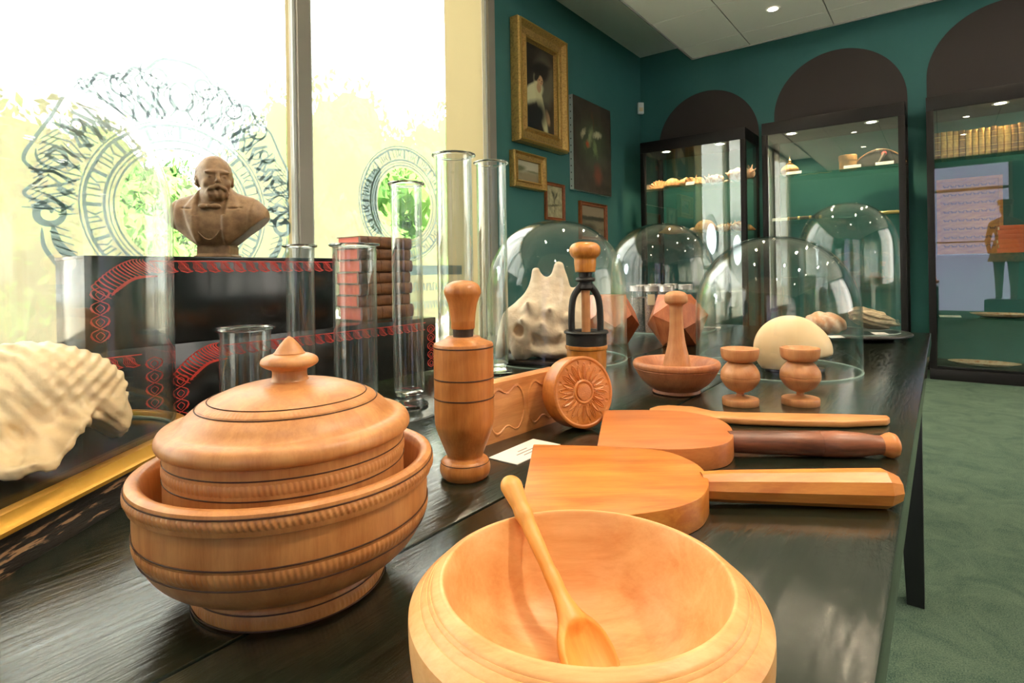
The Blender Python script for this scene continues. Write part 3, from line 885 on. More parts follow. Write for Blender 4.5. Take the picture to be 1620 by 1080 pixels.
scape2 = painting_mat('small_seascape', srgb(120, 108, 86), [
    (.5, .85, .8, .22, 0, .3, srgb(150, 132, 108)), (.5, .60, .8, .07, 0, .4, srgb(60, 56, 44)), (.6, .4, .5, .12, 0, .4, srgb(132, 122, 100)), (.3, .28, .3, .14, 0, .4, srgb(74, 62, 44))], .10)
M['wood_frame'] = wood('orange_wood_frame', srgb(170, 92, 40), srgb(110, 52, 22), 1, .4)
picture('framed_portrait', (806, 31), (886.5, 241), 'tall ornate gilt framed portrait of a person in a pale dress and dark hat', 'painting', .165, M['gilt'], portrait, .11, (886.5, 70), (805, 227))
picture('framed_landscape', (805, 240), (856, 302), 'small gilt framed landscape with river, under the large portrait', 'painting', .075, M['gilt'], scape, .07, (856, 248), (805, 297))
picture('floral_canvas', (899, 152.5), (961, 309), 'dark unframed flower painting with tacked canvas edge', 'painting', 0, None, floral, .05, (961, 176), (897, 302), frame=False)
picture('framed_sketch', (860, 288), (891, 352), 'small orange wood framed plant sketch above the glass dome', 'picture', .035, M['wood_frame'], botan, .03, (891, 292), (860, 346), steps=1)
picture('framed_seascape', (914, 319), (957, 384), 'small orange wood framed picture below the flower painting', 'picture', .045, M['wood_frame'], scape2, .04, (957, 323.5), (914, 376), steps=1)
# motion detector in the corner
pd = on_x(1013, 175, XW)
t = thing('motion_detector', (XW + .02, pd.y - .06, pd.z - .07), 'small white alarm sensor mounted in the room corner', 'sensor', rz=-.8)
MB().box(0, .05, -.04, .04, 0, .15).build('housing', M['white_plastic'], t, bevel=.008)
MB().box(.05, .056, -.025, .025, .03, .08).build('lens', M['paper'], t)

# ================================================================= CABINETS
YF = 6.5
def cabinet(i, x0, x1, label, shelves, lamps):
    t = thing('display_cabinet', ((x0 + x1) / 2, (YF + YB) / 2, 0), label, 'cabinet', group='dark framed glass cabinets along the back wall')
    w, d = (x1 - x0) / 2, (YB - .03 - YF) / 2
    MB().box(-w, w, -d, d, 0, .10).box(-w + .03, w - .03, -d + .03, d - .03, .10, .125).build('base', M['cab'], t, bevel=.004)
    MB().box(-w, w, -d, d, CT - .13, CT).build('top_panel', M['cab'], t, bevel=.004)
    pw = .055
    for sx in (-1, 1):
        for sy in (-1, 1):
            x, y = sx * (w - pw / 2), sy * (d - pw / 2)
            MB().box(x - pw / 2, x + pw / 2, y - pw / 2, y + pw / 2, .10, CT - .13).build('post', M['cab'], t, bevel=.003)
    MB().box(-w + pw, w - pw, -d + .010, -d + .016, .125, CT - .13).build('front_glass', M['cab_glass'], t)
    MB().box(w - .016, w - .010, -d + pw, d - pw, .10, CT - .13).build('side_glass', M['cab_glass'], t)
    MB().box(-w + .010, -w + .016, -d + pw, d - pw, .10, CT - .13).build('side_glass', M['cab_glass'], t)
    MB().box(-w + pw + .002, w - pw - .002, d - .012, d - .004, .125, CT - .13).build('back_panel', M['wall'], t)
    for z in shelves:
        MB().box(-w + .03, w - .03, -d + .03, d - .03, z - .012, z).build('glass_shelf', M['shelf_glass'], t)
    for lx in lamps:
        r = link('lamp', dl_glow, M['spot_glow'], t, (lx, -.20, CT - .133)); link('lamp_ring', dl_ring, M['brass'], r, (0, 0, .001))
        add_light('cabinet_spot', 'SPOT', ((x0 + x1) / 2 + lx, (YF + YB) / 2 - .20, CT - .15), 26, (1, .76, .48), target=((x0 + x1) / 2 + lx, (YF + YB) / 2 + .10, 0),
                  spot_size=math.radians(120), spot_blend=.6, shadow_soft_size=.02)
    return t
S1 = 2.03
cabinet(0, *CABS[0], 'dark framed glass cabinet of shells, nearest the window wall', [S1, 1.47, .8], (-.32, .32))
cabinet(1, *CABS[1], 'middle glass cabinet holding the black bicorne hat', [S1, 1.55, .95], (-.36, .36))
cabinet(2, *CABS[2], 'glass cabinet with a row of old books, next to the carpeted aisle', [S1, 1.15, .575], (-.1, .38))

def on_shelf(px, z, Y=6.72):
    p = on_y(px, 300, Y); return Vector((p.x, Y, z))

def shell_mesh(seed, kind):
    rs = np.random.RandomState(seed)
    def f(X, Y, Z):
        if kind == 'fan':       # ribbed scallop standing on its hinge
            a = np.arctan2(X, Z + .03)
            rr = np.sqrt(X ** 2 + (Z + .03) ** 2)
            rad = .115 + .006 * np.cos(a * 22)
            d = np.maximum(rr - rad, np.abs(Y - .02 * np.cos(rr * 14)) - .03 * np.clip(1.15 - rr / .12, .1, 1) - .002 * np.cos(a * 22))
            return np.maximum(d, -(Z + .028))
        if kind == 'murex':     # spined snail shell
            d = ell(X, Y, Z, (0, 0, .045), (.085, .05, .05))
            d = su(d, ell(X, Y, Z, (.06, 0, .05), (.06, .03, .035)), .02)
            for k in range(11):
                w = rs.uniform(-1.3, 1.3); x = rs.uniform(-.06, .08)
                d = su(d, cap(X, Y, Z, (x, .03 * math.sin(w), .05), (x * 1.25, .085 * math.sin(w), .05 + .065 * math.cos(w)), .013, .002), .012)
            return d + .004 * np.sin(X * 110)
        if kind == 'whelk':     # turreted shell lying down
            d = ell(X, Y, Z, (-.02, 0, .04), (.06, .042, .042))
            for k in range(5):
                d = su(d, ell(X, Y, Z, (.028 + .022 * k, 0, .036 - .004 * k), (.020, .034 - .006 * k, .034 - .006 * k)), .006)
            d = su(d, cap(X, Y, Z, (-.07, 0, .03), (-.12, 0, .02), .018, .006), .02)
            return d
        if kind == 'cockle':
            a = np.arctan2(Y, X)
            return ell(X, Y, Z, (0, 0, 0), (.085, .07, .085)) * 1.0 + .003 * np.cos(a * 26) + np.maximum(0, -Z) * 2
    return sdf_mesh(kind + '_shell', f, (-.16, -.11, -.06), (.18, .11, .17), .0055)
SH = {k: shell_mesh(3 + i, k) for i, k in enumerate(('fan', 'murex', 'whelk', 'cockle'))}
SH2 = {k: v.copy() for k, v in SH.items()}
def shell(px, z, kind, s, rz, label, mat='fossil', Y=6.74):
    src = SH if mat == 'fossil' else SH2
    me = src[kind]
    p = on_shelf(px, z + .002, Y)
    zlow = min(v.co.z for v in me.vertices)
    o = link({'fan': 'scallop_shell', 'murex': 'murex_shell', 'whelk': 'whelk_shell', 'cockle': 'cockle_shell'}[kind], me, M[mat], None, (p.x, p.y, p.z - zlow * s), (0, 0, rz))
    o.scale = (s, s, s); return tag(o, label, 'shell')
U, Lw = 'upper shelf of the shell cabinet', 'lower shelf of the shell cabinet'
shell(1025, S1, 'fan', .75, .2, 'small pinkish shell at the window end of the ' + U, 'fossil_pale')
shell(1043, S1, 'fan', 1.1, .3, 'wide orange fan shell second from the window on the ' + U)
shell(1064, S1, 'cockle', 1.2, .1, 'round ribbed ochre shell beside the orange fan on the ' + U)
shell(1088, S1, 'murex', 1.15, .2, 'spiny cream shell in the middle of the ' + U)
shell(1106, S1, 'cockle', 1.0, 1.2, 'brown rounded shell right of the spiny cream one, ' + U)
shell(1133, S1, 'murex', 1.1, 2.9, 'pale pink spined shell under the second cabinet lamp, ' + U, 'fossil_pale')
shell(1152, S1, 'whelk', .5, .4, 'tiny pale shell between two larger ones on the ' + U, 'fossil_pale')
shell(1170, S1, 'murex', 1.5, .6, 'largest pink shell, at the right end of the ' + U, 'fossil_pale', 6.70)
shell(1066, 1.47, 'whelk', 1.5, .3, 'long cream whelk lying on the ' + Lw)
shell(1094, 1.47, 'whelk', .9, 2.6, 'smaller spindle shell beside the long whelk, ' + Lw, 'fossil_pale')
shell(1115, 1.47, 'cockle', 1.45, .2, 'domed orange shell standing alone on the ' + Lw)
shell(1143, 1.47, 'murex', .95, .5, 'small pinkish spined shell on the ' + Lw, 'fossil_pale')
shell(1168, 1.47, 'murex', 1.1, 2.4, 'rough orange shell near the door end of the ' + Lw)
shell(1184, 1.47, 'whelk', .9, 1.2, 'last brown shell against the side glass, ' + Lw)

def card(name, x, y, z, w, d, rz, label, tilt=0, lines=3, group=None):
    t = thing(name, (x, y, z), label, 'label', rz, group)
    h = .0012
    q = Matrix.Rotation(tilt, 4, 'X')
    MB().box(-w / 2, w / 2, -d / 2, d / 2, 0, h, q).build('card', M['white_wall_shell'], t)
    b = MB()
    for k in range(lines):
        L = w * (.10, .22, .16, .2)[k % 4]; yy = d * (.12 - .16 * k)
        b.box(-L, L, yy - d * .02, yy + d * .02, h, h + .0003, q)
    b.build('print', M['print'], t)
    return t
for (px, lab) in ((1092, 'white label card before the spiny shell in the shell cabinet'),):
    p = on_shelf(px, S1, 6.56); card('label_card', p.x, p.y, p.z + .02, .10, .05, 0, lab, 1.0, 2)
for (px, z, lab) in ((1256, S1, 'white label in front of the brass ornament in the middle cabinet'), (1349, S1, 'white label under the round tan box in the middle cabinet'),
                     (1400, S1, 'white label at the right of the bicorne hat'), (1233, 1.55, 'white label at the left end of the middle cabinet rod shelf')):
    p = on_shelf(px, z, 6.56); card('label_card', p.x, p.y, z + .014, .15, .036, 0, lab, 1.1, 2)

# brass ornament
p = on_shelf(1250, S1, 6.72)
t = thing('brass_ornament', p, 'round brass ornament with spike finial in the middle cabinet', 'ornament')
lathe_part('bowl', smooth_prof([(0, 0), (.05, .004), (.085, .04), (.088, .08), (.05, .12), (.02, .13)]), M['fossil'], t, 36)
lathe_part('finial', smooth_prof([(.022, .125), (.035, .14), (.012, .155), (.018, .17), (.006, .19), (0, .23)]), M['brass'], t, 24)
# loose medals
p = on_shelf(1290, S1, 6.72)
t = thing('medal_chain', p, 'flat gilt chain lying between brass ornament and tan box', 'jewellery')
b = MB()
for k in range(14):
    b.lathe([(0, 0), (.013, .002), (.013, .010), (0, .012)], 10); 
    for vv in b.v[-22:]: vv.x += -.14 + .022 * k; vv.y += .02 * math.sin(k * 1.3)
b.build('links', M['brass'], t)
# round tan box
p = on_shelf(1342, S1, 6.72)
t = thing('round_box', p, 'round tan lidded box between label cards in the middle cabinet', 'box')
lathe_part('body', [(0, 0), (.078, 0), (.078, .10), (0, .10)], M['box_tan'], t, 40, angle=30)
lathe_part('lid', [(0, .10), (.083, .10), (.083, .15), (.078, .155), (0, .157)], M['box_tan'], t, 40, angle=30)
# bicorne hat
p = on_shelf(1392, S1, 6.78)
t = thing('bicorne_hat', p, 'black bicorne hat with red cockade in the middle cabinet', 'hat')
def hatf(X, Y, Z):
    prof = .185 * np.clip(1 - (X / .235) ** 2, 0, 1) ** .75
    return np.maximum(np.maximum(np.abs(Y + .25 * X * X) - (.045 - .12 * np.clip(Z, 0, .2)), (Z - prof) * .7), -Z)
link('felt_body', sdf_mesh('hat', hatf, (-.25, -.09, -.02), (.25, .09, .22), .008), M['felt'], t)
MB().tube([Vector((x, -.045 - .25 * x * x + .004, .183 * max(0, 1 - (x / .236) ** 2) ** .75)) for x in [-.225 + .03 * k for k in range(16)]], .006, 8).build('braid_edge', M['leather_dark'], t, smooth=True)
MB().tube([(-.02, -.056, .02), (.02, -.058, .08), (.05, -.056, .14)], [.010, .014, .018], 8).build('strap', M['cloth'], t, smooth=True)
lathe_part('cockade', [(0, 0), (.022, 0), (.020, .006), (.006, .010), (0, .010)], M['red_print'], t, 20, loc=(.045, -.058, .135), rot=(math.pi / 2, 0, 0))
# rods on the second shelf
for (pa, pb, z, mat, lab) in ((1244, 1300, 1.555, 'leather', 'dark wooden flute lying on the middle cabinet shelf, beside the label'), (1390, 1432, 1.555, 'brass', 'gilt rod lying at the far right of the middle cabinet shelf')):
    a, b_ = on_shelf(pa, z + .02, 6.70), on_shelf(pb, z + .02, 6.70)
    t = thing('rod', (a + b_) / 2, lab, 'rod')
    L = (b_ - a).length / 2
    MB().tube([(-L, 0, 0), (0, 0, .002), (L, 0, 0)], [.016, .019, .014], 14).build('shaft', M[mat], t, smooth=True)
    b = MB()
    for s in (-.9, -.3, .35, .9): b.tube([(s * L - .01, 0, .001), (s * L + .01, 0, .001)], .021, 14)
    b.build('ferrules', M['brass'], t, smooth=True)
p = on_shelf(1424, .95, 6.7); 

# row of old books in the right cabinet
xb = CABS[2][0] + .06; rnd = random.Random(5)
k = 0
names = ['tan', 'ochre', 'pale tan', 'brown']
bars = {}
while xb < .80:
    wd = .043 + rnd.uniform(-.003, .004); h = .245 + rnd.uniform(-.006, .006)
    ctr = xb + wd / 2
    mt = 'leather_dark' if k % 5 == 4 or k in (0, 12, 13) else 'leather_tan'
    o = thing('old_book', (ctr, 6.72, S1 + .001), '%s leather book, %s from the left post on the cabinet top shelf' % ('dark' if mt == 'leather_dark' else 'gilt', ORD[k]), 'book', group='leather volumes on the top shelf of the book cabinet')
    n = 8
    pts = [(wd / 2 - .001, .09), (-wd / 2 + .001, .09)] + [(-math.cos(math.pi * j / n) * (wd / 2 - .001), -.085 - .010 * math.sin(math.pi * j / n)) for j in range(n + 1)]
    MB().prism(pts, 0, h).build('binding', M[mt], o, smooth=True, angle=40)
    b = MB()
    for zz in (.04, .085, .16, .205):
        b.prism([(p_[0] * 1.02, p_[1] - .0015) for p_ in pts[2:]], zz - .0025, zz + .0025)
    b.build('spine_bands', M['gilt_line'], o)
    xb += wd + .001; k += 1
# insect case
a, b_ = on_y(1481, 273, 6.86), on_y(1588, 395, 6.86)
t = thing('insect_case', ((a.x + b_.x) / 2, 6.90, 1.15), 'amber wooden case of mounted butterflies standing behind glass in the book cabinet', 'display case')
w, h = (b_.x - a.x) / 2, .72
MB().box(-w, w, -.02, .02, 0, h).build('backing', M['oak_case'], t)
b = MB(); e = .03
b.box(-w, w, -.045, -.02, 0, e).box(-w, w, -.045, -.02, h - e, h).box(-w, -w + e, -.045, -.02, e, h - e).box(w - e, w, -.045, -.02, e, h - e)
b.build('frame', M['oak_case'], t)
wing = [(0, 0), (.020, .016), (.028, .012), (.020, 0), (.016, -.010), (.006, -.006)]
mo = MB(); 
for sx in (-1, 1):
    mo.prism([(sx * x_, z_) for x_, z_ in wing], -.002, 0)
mo.tube([(0, -.008, .001), (0, .012, .001)], .002, 6)
moth = mo.mesh('moth')
for r in range(8):
    for c in range(7):
        link('moth', moth, M['leather'], t, (-w + .075 + c * (2 * w - .15) / 6, -.022, .075 + r * (h - .15) / 7), (math.pi / 2, 0, 0))
# red books lying in the right cabinet
for k in range(6):
    o = thing('orange_book', (.50 + .01 * (k % 2), 6.66, 1.151 + .040 * k), 'orange cloth book, number of a flat pile in the book cabinet', 'book', rz=.05 * (k % 3 - 1), group='orange books in a flat pile in the book cabinet')
    o['label'] = 'orange cloth book beside the butterfly case, %s in its flat pile' % ('lowest', 'second from bottom', 'third from bottom', 'fourth from bottom', 'second from top', 'topmost')[k]
    MB().box(-.10, .10, -.07, .07, .004, .035).build('pages', M['paper'], o)
    MB().box(-.105, .105, -.075, .075, 0, .004).box(-.105, .105, -.075, .075, .035, .039).box(-.105, .105, -.079, -.074, 0, .039).build('cover', M['orange_book'], o, bevel=.001)
# oval dishes
def dish(px, z, w, d, label, y, tilt):
    p = on_shelf(px, z, y)
    t = thing('oval_dish', (p.x, p.y, z), label, 'dish')
    o = lathe_part('dish', smooth_prof([(0, .006), (.6, .008), (.85, .03), (1, .045)]) + smooth_prof([(1.0, .05), (.84, .036), (.6, .018), (0, .012)]), M['fossil_pale'], t, 60)
    for v_ in o.data.vertices: v_.co.x *= w; v_.co.y *= d; v_.co.z *= .7
    o2 = lathe_part('dark_foot', [(0, 0), (.7, 0), (.62, .010), (0, .010)], M['plate'], t, 48)
    for v_ in o2.data.vertices: v_.co.x *= w; v_.co.y *= d; v_.co.z *= .7
dish(1552, .128, .26, .14, 'pale oval dish on the floor of the book cabinet', 6.72, 0)
dish(1585, .575, .24, .13, 'pale oval dish on the lower shelf of the book cabinet', 6.72, 0)
p = on_shelf(1500, .575, 6.62); card('leaflet', p.x, p.y, .578, .16, .08, .1, 'small white and blue leaflet on the lower shelf of the book cabinet', .15, 3)

# ================================================================= TABLE
Y0, Y1 = -.9, 3.13
PL = [-.040, -.471, -.862, -1.27, -1.70]
t = thing('display_table', (0, 0, 0), 'long plank table painted glossy dark green with a worn edge', 'table')
for i in range(4):
    xa, xb_ = PL[i + 1], PL[i]
    g = .0015
    dz = (0, .0008, -.0006, .0004)[i]
    MB().box(xa + g, xb_ - g, Y0, Y1, TZ - .05, TZ).build('plank', M['table'], t, bevel=.0035)
for (lx, ly) in ((-.055, 2.16), (-1.66, 2.16), (-.055, -.55), (-1.66, -.55)):
    b = MB(); sx = 1 if lx > -1 else -1
    top = [(lx - .075, ly - .035), (lx, ly - .035), (lx, ly + .035), (lx - .075, ly + .035)]
    bot = [(lx - .045, ly - .025), (lx, ly - .025), (lx, ly + .025), (lx - .045, ly + .025)]
    b.add([(x, y, 0) for x, y in bot] + [(x, y, TZ - .05) for x, y in top], [(3, 2, 1, 0), (4, 5, 6, 7), (0, 1, 5, 4), (1, 2, 6, 5), (2, 3, 7, 6), (3, 0, 4, 7)])
    b.build('leg', M['black_leg'], t, bevel=.002)
MB().box(-1.60, -.16, -.5, -.47, TZ - .13, TZ - .05).box(-1.60, -.16, 2.14, 2.17, TZ - .13, TZ - .05).build('apron', M['black_leg'], t)

def place(lat, d, z=TZ):
    p = RIGHT * lat + FWD * d; return Vector((p.x, p.y, z))

# ================================================================= FRONT BOWL + SPOON
c = place(.0452, .380)
t = thing('wooden_bowl', c, 'large pale maple bowl with a thick shoulder at the front, spoon inside', 'bowl', CAMROT)
out_ = [(0, 0), (.078, 0), (.088, .004), (.104, .022), (.1125, .042), (.1155, .062), (.1162, .076), (.1160, .083)]
sh = []
for k in range(7):
    r0 = .1135 - k * .0022; z0 = .0862 + k * .0020
    sh += [(r0, z0), (r0 - .0006, z0 - .0001), (r0 - .0010, z0 + .0008)] if k in (2, 4, 5) else [(r0, z0)]
inn = [(.0970, .0998), (.0950, .1008), (.0930, .0992), (.0900, .088), (.084, .064), (.072, .043), (.052, .029), (.025, .0225), (0, .0215)]
lathe_part('bowl', smooth_prof(out_, 4) + sh + smooth_prof(inn, 6), M['maple'], t, 160, angle=30)

# spoon, its bowl resting inside and handle over the far rim
hd = at_depth(918, 1012, .405); hd.z = TZ + .0305; hd = place(.0485, .398, TZ + .0305)
tip = place(-.007, .480, TZ + .128)
ax = (tip - hd).normalized()
up_ = (UP - ax * UP.dot(ax)).normalized(); side = up_.cross(ax).normalized()
Ls = (tip - hd).length
def spoonf(X, Y, Z):     # local: z along handle from the head centre, y up (face), x sideways
    h0 = ell(X, Y, Z, (0, .001, -.002), (.0225, .0085, .031))
    cut = ell(X, Y, Z, (0, .0075, -.004), (.0200, .0100, .027))
    d = ss(h0, cut, .0015)
    d = su(d, cap(X, Y * 1.3, Z, (0, 0, .026), (0, .001, .055), .0062, .0052), .008)
    d = su(d, cap(X, Y * 1.15, Z, (0, 0, .05), (0, 0, Ls - .035), .0052, .0066), .004)
    d = su(d, cap(X, Y * 1.35, Z, (0, 0, Ls - .032), (0, 0, Ls - .010), .0066, .0098), .006)
    return d
sp = link('wooden_spoon', sdf_mesh('spoon', spoonf, (-.027, -.014, -.037), (.027, .016, Ls + .006), .0011), M['spoonwood'])
mm = Matrix((side, up_, ax)).transposed().to_4x4(); mm.translation = hd; sp.matrix_world = mm
tag(sp, 'pale wooden spoon leaning in the large front bowl', 'spoon')

# ================================================================= LIDDED POT IN ITS BOWL
c = place(-.2215, .563)
t = thing('pot_stand_bowl', c, 'deep footed turned wooden bowl with carved rope bands holding the lidded pot', 'bowl')
prof = [(0, 0), (.084, 0), (.0875, .003), (.0885, .010), (.086, .019), (.078, .0225), (.080, .0245), (.098, .028), (.114, .037), (.1245, .050), (.1305, .066), (.1325, .083), (.1325, .098), (.1325, .1015)]
body = prof[:3] + smooth_prof(prof[2:6], 4) + smooth_prof(prof[6:], 5)
rim = [(.1365, .1035), (.1378, .108), (.1378, .117), (.1372, .1205), (.1335, .1225), (.129, .1225), (.1255, .120), (.1235, .112), (.121, .08), (.112, .045), (.09, .032), (0, .030)]
lathe_part('bowl', body + rim, M['turned'], t, 128, angle=45)
beaded_band('carved_band', .1380, .1075, .1165, M['turned'], t, 170, .0015, .9)
beaded_band('carved_band', .1308, .0625, .0735, M['turned'], t, 170, .0012, .5, .1328)
beaded_band('carved_band', .0885, .0045, .0135, M['turned'], t, 130, .0010, .5, .0880)
for r, z in ((.1383, .1175), (.1331, .0765), (.1300, .0595), (.0886, .0160), (.0889, .0030)):
    ring_line('dark_groove', r, z, M['line'], t, .0009)

t = thing('lidded_pot', c + Vector((0, 0, .0310)), 'turned wooden lidded pot with pointed knob, sitting inside the footed bowl', 'pot')
z_ = .031
lathe_part('pot', [(0, 0), (.10, 0), (.1065, .006), (.1093, .03), (.1093, .113), (.100, .113), (.099, .02), (0, .012)], M['turned'], t, 128, angle=45)
lid = [(.104, .1135), (.110, .1135), (.1140, .1155), (.1158, .1190), (.1154, .1235), (.1125, .1282), (.1070, .1302), (.1010, .1312), (.0960, .1345), (.0910, .1400), (.0840, .1455), (.0730, .1520), (.0560, .1590), (.0400, .1630), (.0280, .1648), (.0200, .1655)]
lathe_part('lid', smooth_prof(lid, 4) + [(.0175, .1662), (0, .1662)], M['turned'], t, 128, angle=50)
beaded_band('carved_band', .1094, .0915, .1015, M['turned'], t, 150, .0010, .5)
beaded_band('carved_band', .0822, .1475, .1515, M['turned'], t, 130, .0008, .8, .0748)
for r, z in ((.1096, .1045), (.1096, .0885), (.0836, .1462), (.0732, .1521)):
    ring_line('dark_groove', r, z, M['line'], t, .0008)
knob = [(.0185, .1655), (.0168, .1685), (.0162, .1730), (.0170, .1765), (.0215, .1785), (.0262, .1815), (.0272, .1845), (.0255, .1878), (.0205, .1905), (.0150, .1918)]
kb = lathe_part('knob', smooth_prof(knob, 5) + [(.0148, .1928), (.0140, .1932), (.0120, .1965), (.0085, .2015), (.0045, .2060), (.0015, .2085), (0, .2090)], M['turned'], t, 64, angle=50)

# ================================================================= TURNED PRESS (tall, dark rings)
c = place(-.0735, .84)
t = thing('butter_press', c, 'tall turned wooden press with three dark rings and mushroom handle', 'press')
b1 = [(0, 0), (.0315, 0), (.0345, .003), (.0370, .010), (.0368, .018), (.0335, .026), (.0270, .0295), (.0262, .031), (.0245, .037), (.0240, .045), (.0262, .053), (.0330, .060), (.0400, .067), (.0430, .078), (.0438, .090)]
lathe_part('foot', [(0, 0), (.031, 0), (.031, .0015)] + smooth_prof(b1[2:11], 4) + [(.0262, .031), (0, .031)], M['press'], t, 72)
lathe_part('barrel', [(0, .031), (.0260, .0312)] + smooth_prof(b1[12:], 5) + [(.0438, .140), (.0440, .188), (.0440, .1945), (.0430, .1965), (.034, .200), (.0265, .2032), (.0245, .206), (0, .206)], M['press'], t, 72)
lathe_part('neck', [(0, .204), (.0148, .204), (.0148, .219), (0, .219)], M['turned_dark'], t, 40)
lathe_part('handle', [(0, .2175), (.0168, .2175), (.0176, .219), (.0176, .228), (.0180, .229)] + smooth_prof([(.0180, .2295), (.0190, .240), (.0215, .254), (.0250, .264), (.0272, .270), (.0268, .276), (.0225, .283), (.0130, .2875), (0, .289)], 4), M['press'], t, 64)
for z in (.1915, .1465, .118):
    ring_line('dark_ring', .0442, z, M['line'], t, .0013)
ring_line('dark_ring', .0356, .0235, M['line'], t, .0007)

# ================================================================= CARVED MOULD BOARD
a, b_ = place(-.066, .990), place(.085, 1.160)
dirv = (b_ - a); L = dirv.length
t = thing('carved_mould', (a + b_) / 2, 'long carved wooden mould board standing on edge behind the press', 'mould', math.atan2(dirv.y, dirv.x))
nx, nz = 150, 60; H = .104
def mdepth(x, z):
    u = x / (L / 2); v = (z - H / 2) / (H / 2)
    # two lobed hollows side by side
    def hollow(cx, w, hh):
        q = ((u - cx) / w); e = (abs(q) ** 3 + abs(v / (hh * (1 - .18 * math.cos(q * 5)))) ** 3)
        return e
    e = min(hollow(-.45, .40, .66), hollow(.45, .38, .66))
    if e < 1: return -.007 * min(1, (1 - e) * 4) + .0015 * math.sin(v * 9 + math.sin(u * 7) * 2)
    if e < 1.25: return .0012
    return 0
v = []; f = []
for i in range(nx + 1):
    for j in range(nz + 1):
        x = -L / 2 + L * i / nx; z = H * j / nz
        v.append((x, -.016 - mdepth(x, z), z))
for i in range(nx):
    for j in range(nz):
        k = i * (nz + 1) + j; f.append((k, k + nz + 1, k + nz + 2, k + 1))
link('carved_face', mesh_from('carved_face', v, f, True, 60), M['mould'], t)
MB().box(-L / 2, L / 2, -.0155, .016, 0, H).build('board', M['mould'], t, bevel=.001)

# ================================================================= FLOWER STAMP DISC
Rd, Td = .0665, .046
c = place(.121, 1.085)
t = thing('butter_stamp', c, 'round wooden stamp carved with a sunflower, standing on its edge', 'stamp')
nr, na = 70, 384; v = [(0, 0, Td)]; f = []
def relief(r, a):
    q = r / Rd
    if q > .985: return -.0016
    if q > .90: return -.0003 if q > .915 else -.0012
    h = -.0022
    if q < .23:
        x, y = r * math.cos(a), r * math.sin(a)
        return .0015 * (1 - (q / .25) ** 2) + .0009 * max(math.cos(x * 1900) * math.cos(y * 1900), -.2)
    if q < .27: return -.0032
    if q < .33: return .0003 - .001 * abs(q - .30) / .03
    n1 = 24
    ph = (a * n1 / (2 * math.pi)) % 1 - .5
    long = int((a * n1 / (2 * math.pi))) % 2
    q1 = .84 if long else .74
    tt = (q - .34) / (q1 - .34)
    if 0 < tt < 1:
        w = .44 * math.sin(math.pi * min(1, tt ** .8)) ** .7
        if abs(ph) < w:
            h = -.0002 - .0030 * (1 - abs(ph) / w) ** .8 * (1 if long else .6)
            if long and abs(ph) < w * .25: h += .0018
    if not long:
        rr = math.hypot((q - .82) * 6, ph * 5 / 2.2)
        if rr < .32: h = -.0045 + rr * .004
    return h
for i in range(1, nr + 1):
    r = Rd * (i / nr)
    for k in range(na):
        a = 2 * math.pi * k / na
        v.append((r * math.cos(a), r * math.sin(a), Td + relief(r, a)))
for k in range(na): f.append((0, 1 + k, 1 + (k + 1) % na))
for i in range(nr - 1):
    for k in range(na):
        k2 = (k + 1) % na
        f.append((1 + i * na + k, 1 + (i + 1) * na + k, 1 + (i + 1) * na + k2, 1 + i * na + k2))
yaw, lean = math.radians(29), math.radians(9)
nrm = (RIGHT * math.sin(yaw) - FWD * math.cos(yaw)) * math.cos(lean) + UP * math.sin(lean)
nrm.normalize(); sx_ = UP.cross(nrm).normalized(); sy_ = nrm.cross(sx_)
rm = Matrix((sx_, sy_, nrm)).transposed().to_4x4()
# rest the lower rim on the table
low = Rd * math.cos(lean); 
e = t.copy(); bpy.data.objects.remove(e)
piv = rm.copy(); piv.translation = Vector((0, 0, low + Td * 0)) - nrm * Td * .5 + Vector((0, 0, Td * .5 * math.sin(lean) + .0))
back_low = piv.translation.z - low
piv.translation.z -= back_low - .0005
o = link('carved_face', mesh_from('stamp_face', v, f, True, 70), M['stamp'], t); o.matrix_local = piv
o = lathe_part('disc', [(0, 0), (Rd - .004, 0), (Rd - .001, .002), (Rd, .006), (Rd, Td - .006), (Rd - .0008, Td - .0015), (Rd - .002, Td - .0030), (0, Td - .0060)], M['stamp'], t, 128); o.matrix_local = piv

# ================================================================= IRON YOKE PRESS
c = place(.2085, 1.62)
t = thing('yoke_press', c, 'wooden cup press with black iron yoke and round amber handle', 'press')
lathe_part('cup', smooth_prof([(0, 0), (.038, 0), (.0495, .006), (.0545, .022), (.0560, .045), (.0560, .078)], 4) + [(.0590, .080), (.0600, .085), (.0590, .090), (.0545, .0905), (0, .0905)], M['amber'], t, 64)
lathe_part('iron_ring', [(.047, .088), (.0575, .088), (.0580, .122), (.0625, .123), (.0635, .127), (.0615, .130), (.040, .130), (.038, .124), (.045, .110)], M['iron'], t, 64)
b = MB()
for k in range(2):
    s = 1 if k == 0 else -1
    d_ = RIGHT * s * .98 + FWD * s * .2
    pts = [(.042, .126), (.043, .160), (.041, .200), (.035, .228), (.022, .248), (.010, .262)]
    b.tube(spline([Vector((d_.x * a_, d_.y * a_, z)) for a_, z in pts], 6), .0095, 12)
b.build('yoke_arms', M['iron'], t, smooth=True)
lathe_part('collar', smooth_prof([(.008, .242), (.020, .250), (.017, .262), (.016, .268)], 3) + [(.026, .270), (.028, .275), (.026, .280), (.018, .283), (.019, .300), (0, .300)], M['iron'], t, 40)
lathe_part('rod', [(0, .10), (.0125, .10), (.0125, .26), (0, .26)], M['cup'], t, 28)
lathe_part('handle', [(0, .296), (.027, .296), (.0285, .298)] + smooth_prof([(.0290, .300), (.0310, .322), (.0315, .334), (.0395, .343), (.0440, .354), (.0430, .366), (.0340, .377), (.018, .382), (0, .383)], 5), M['amber'], t, 64)

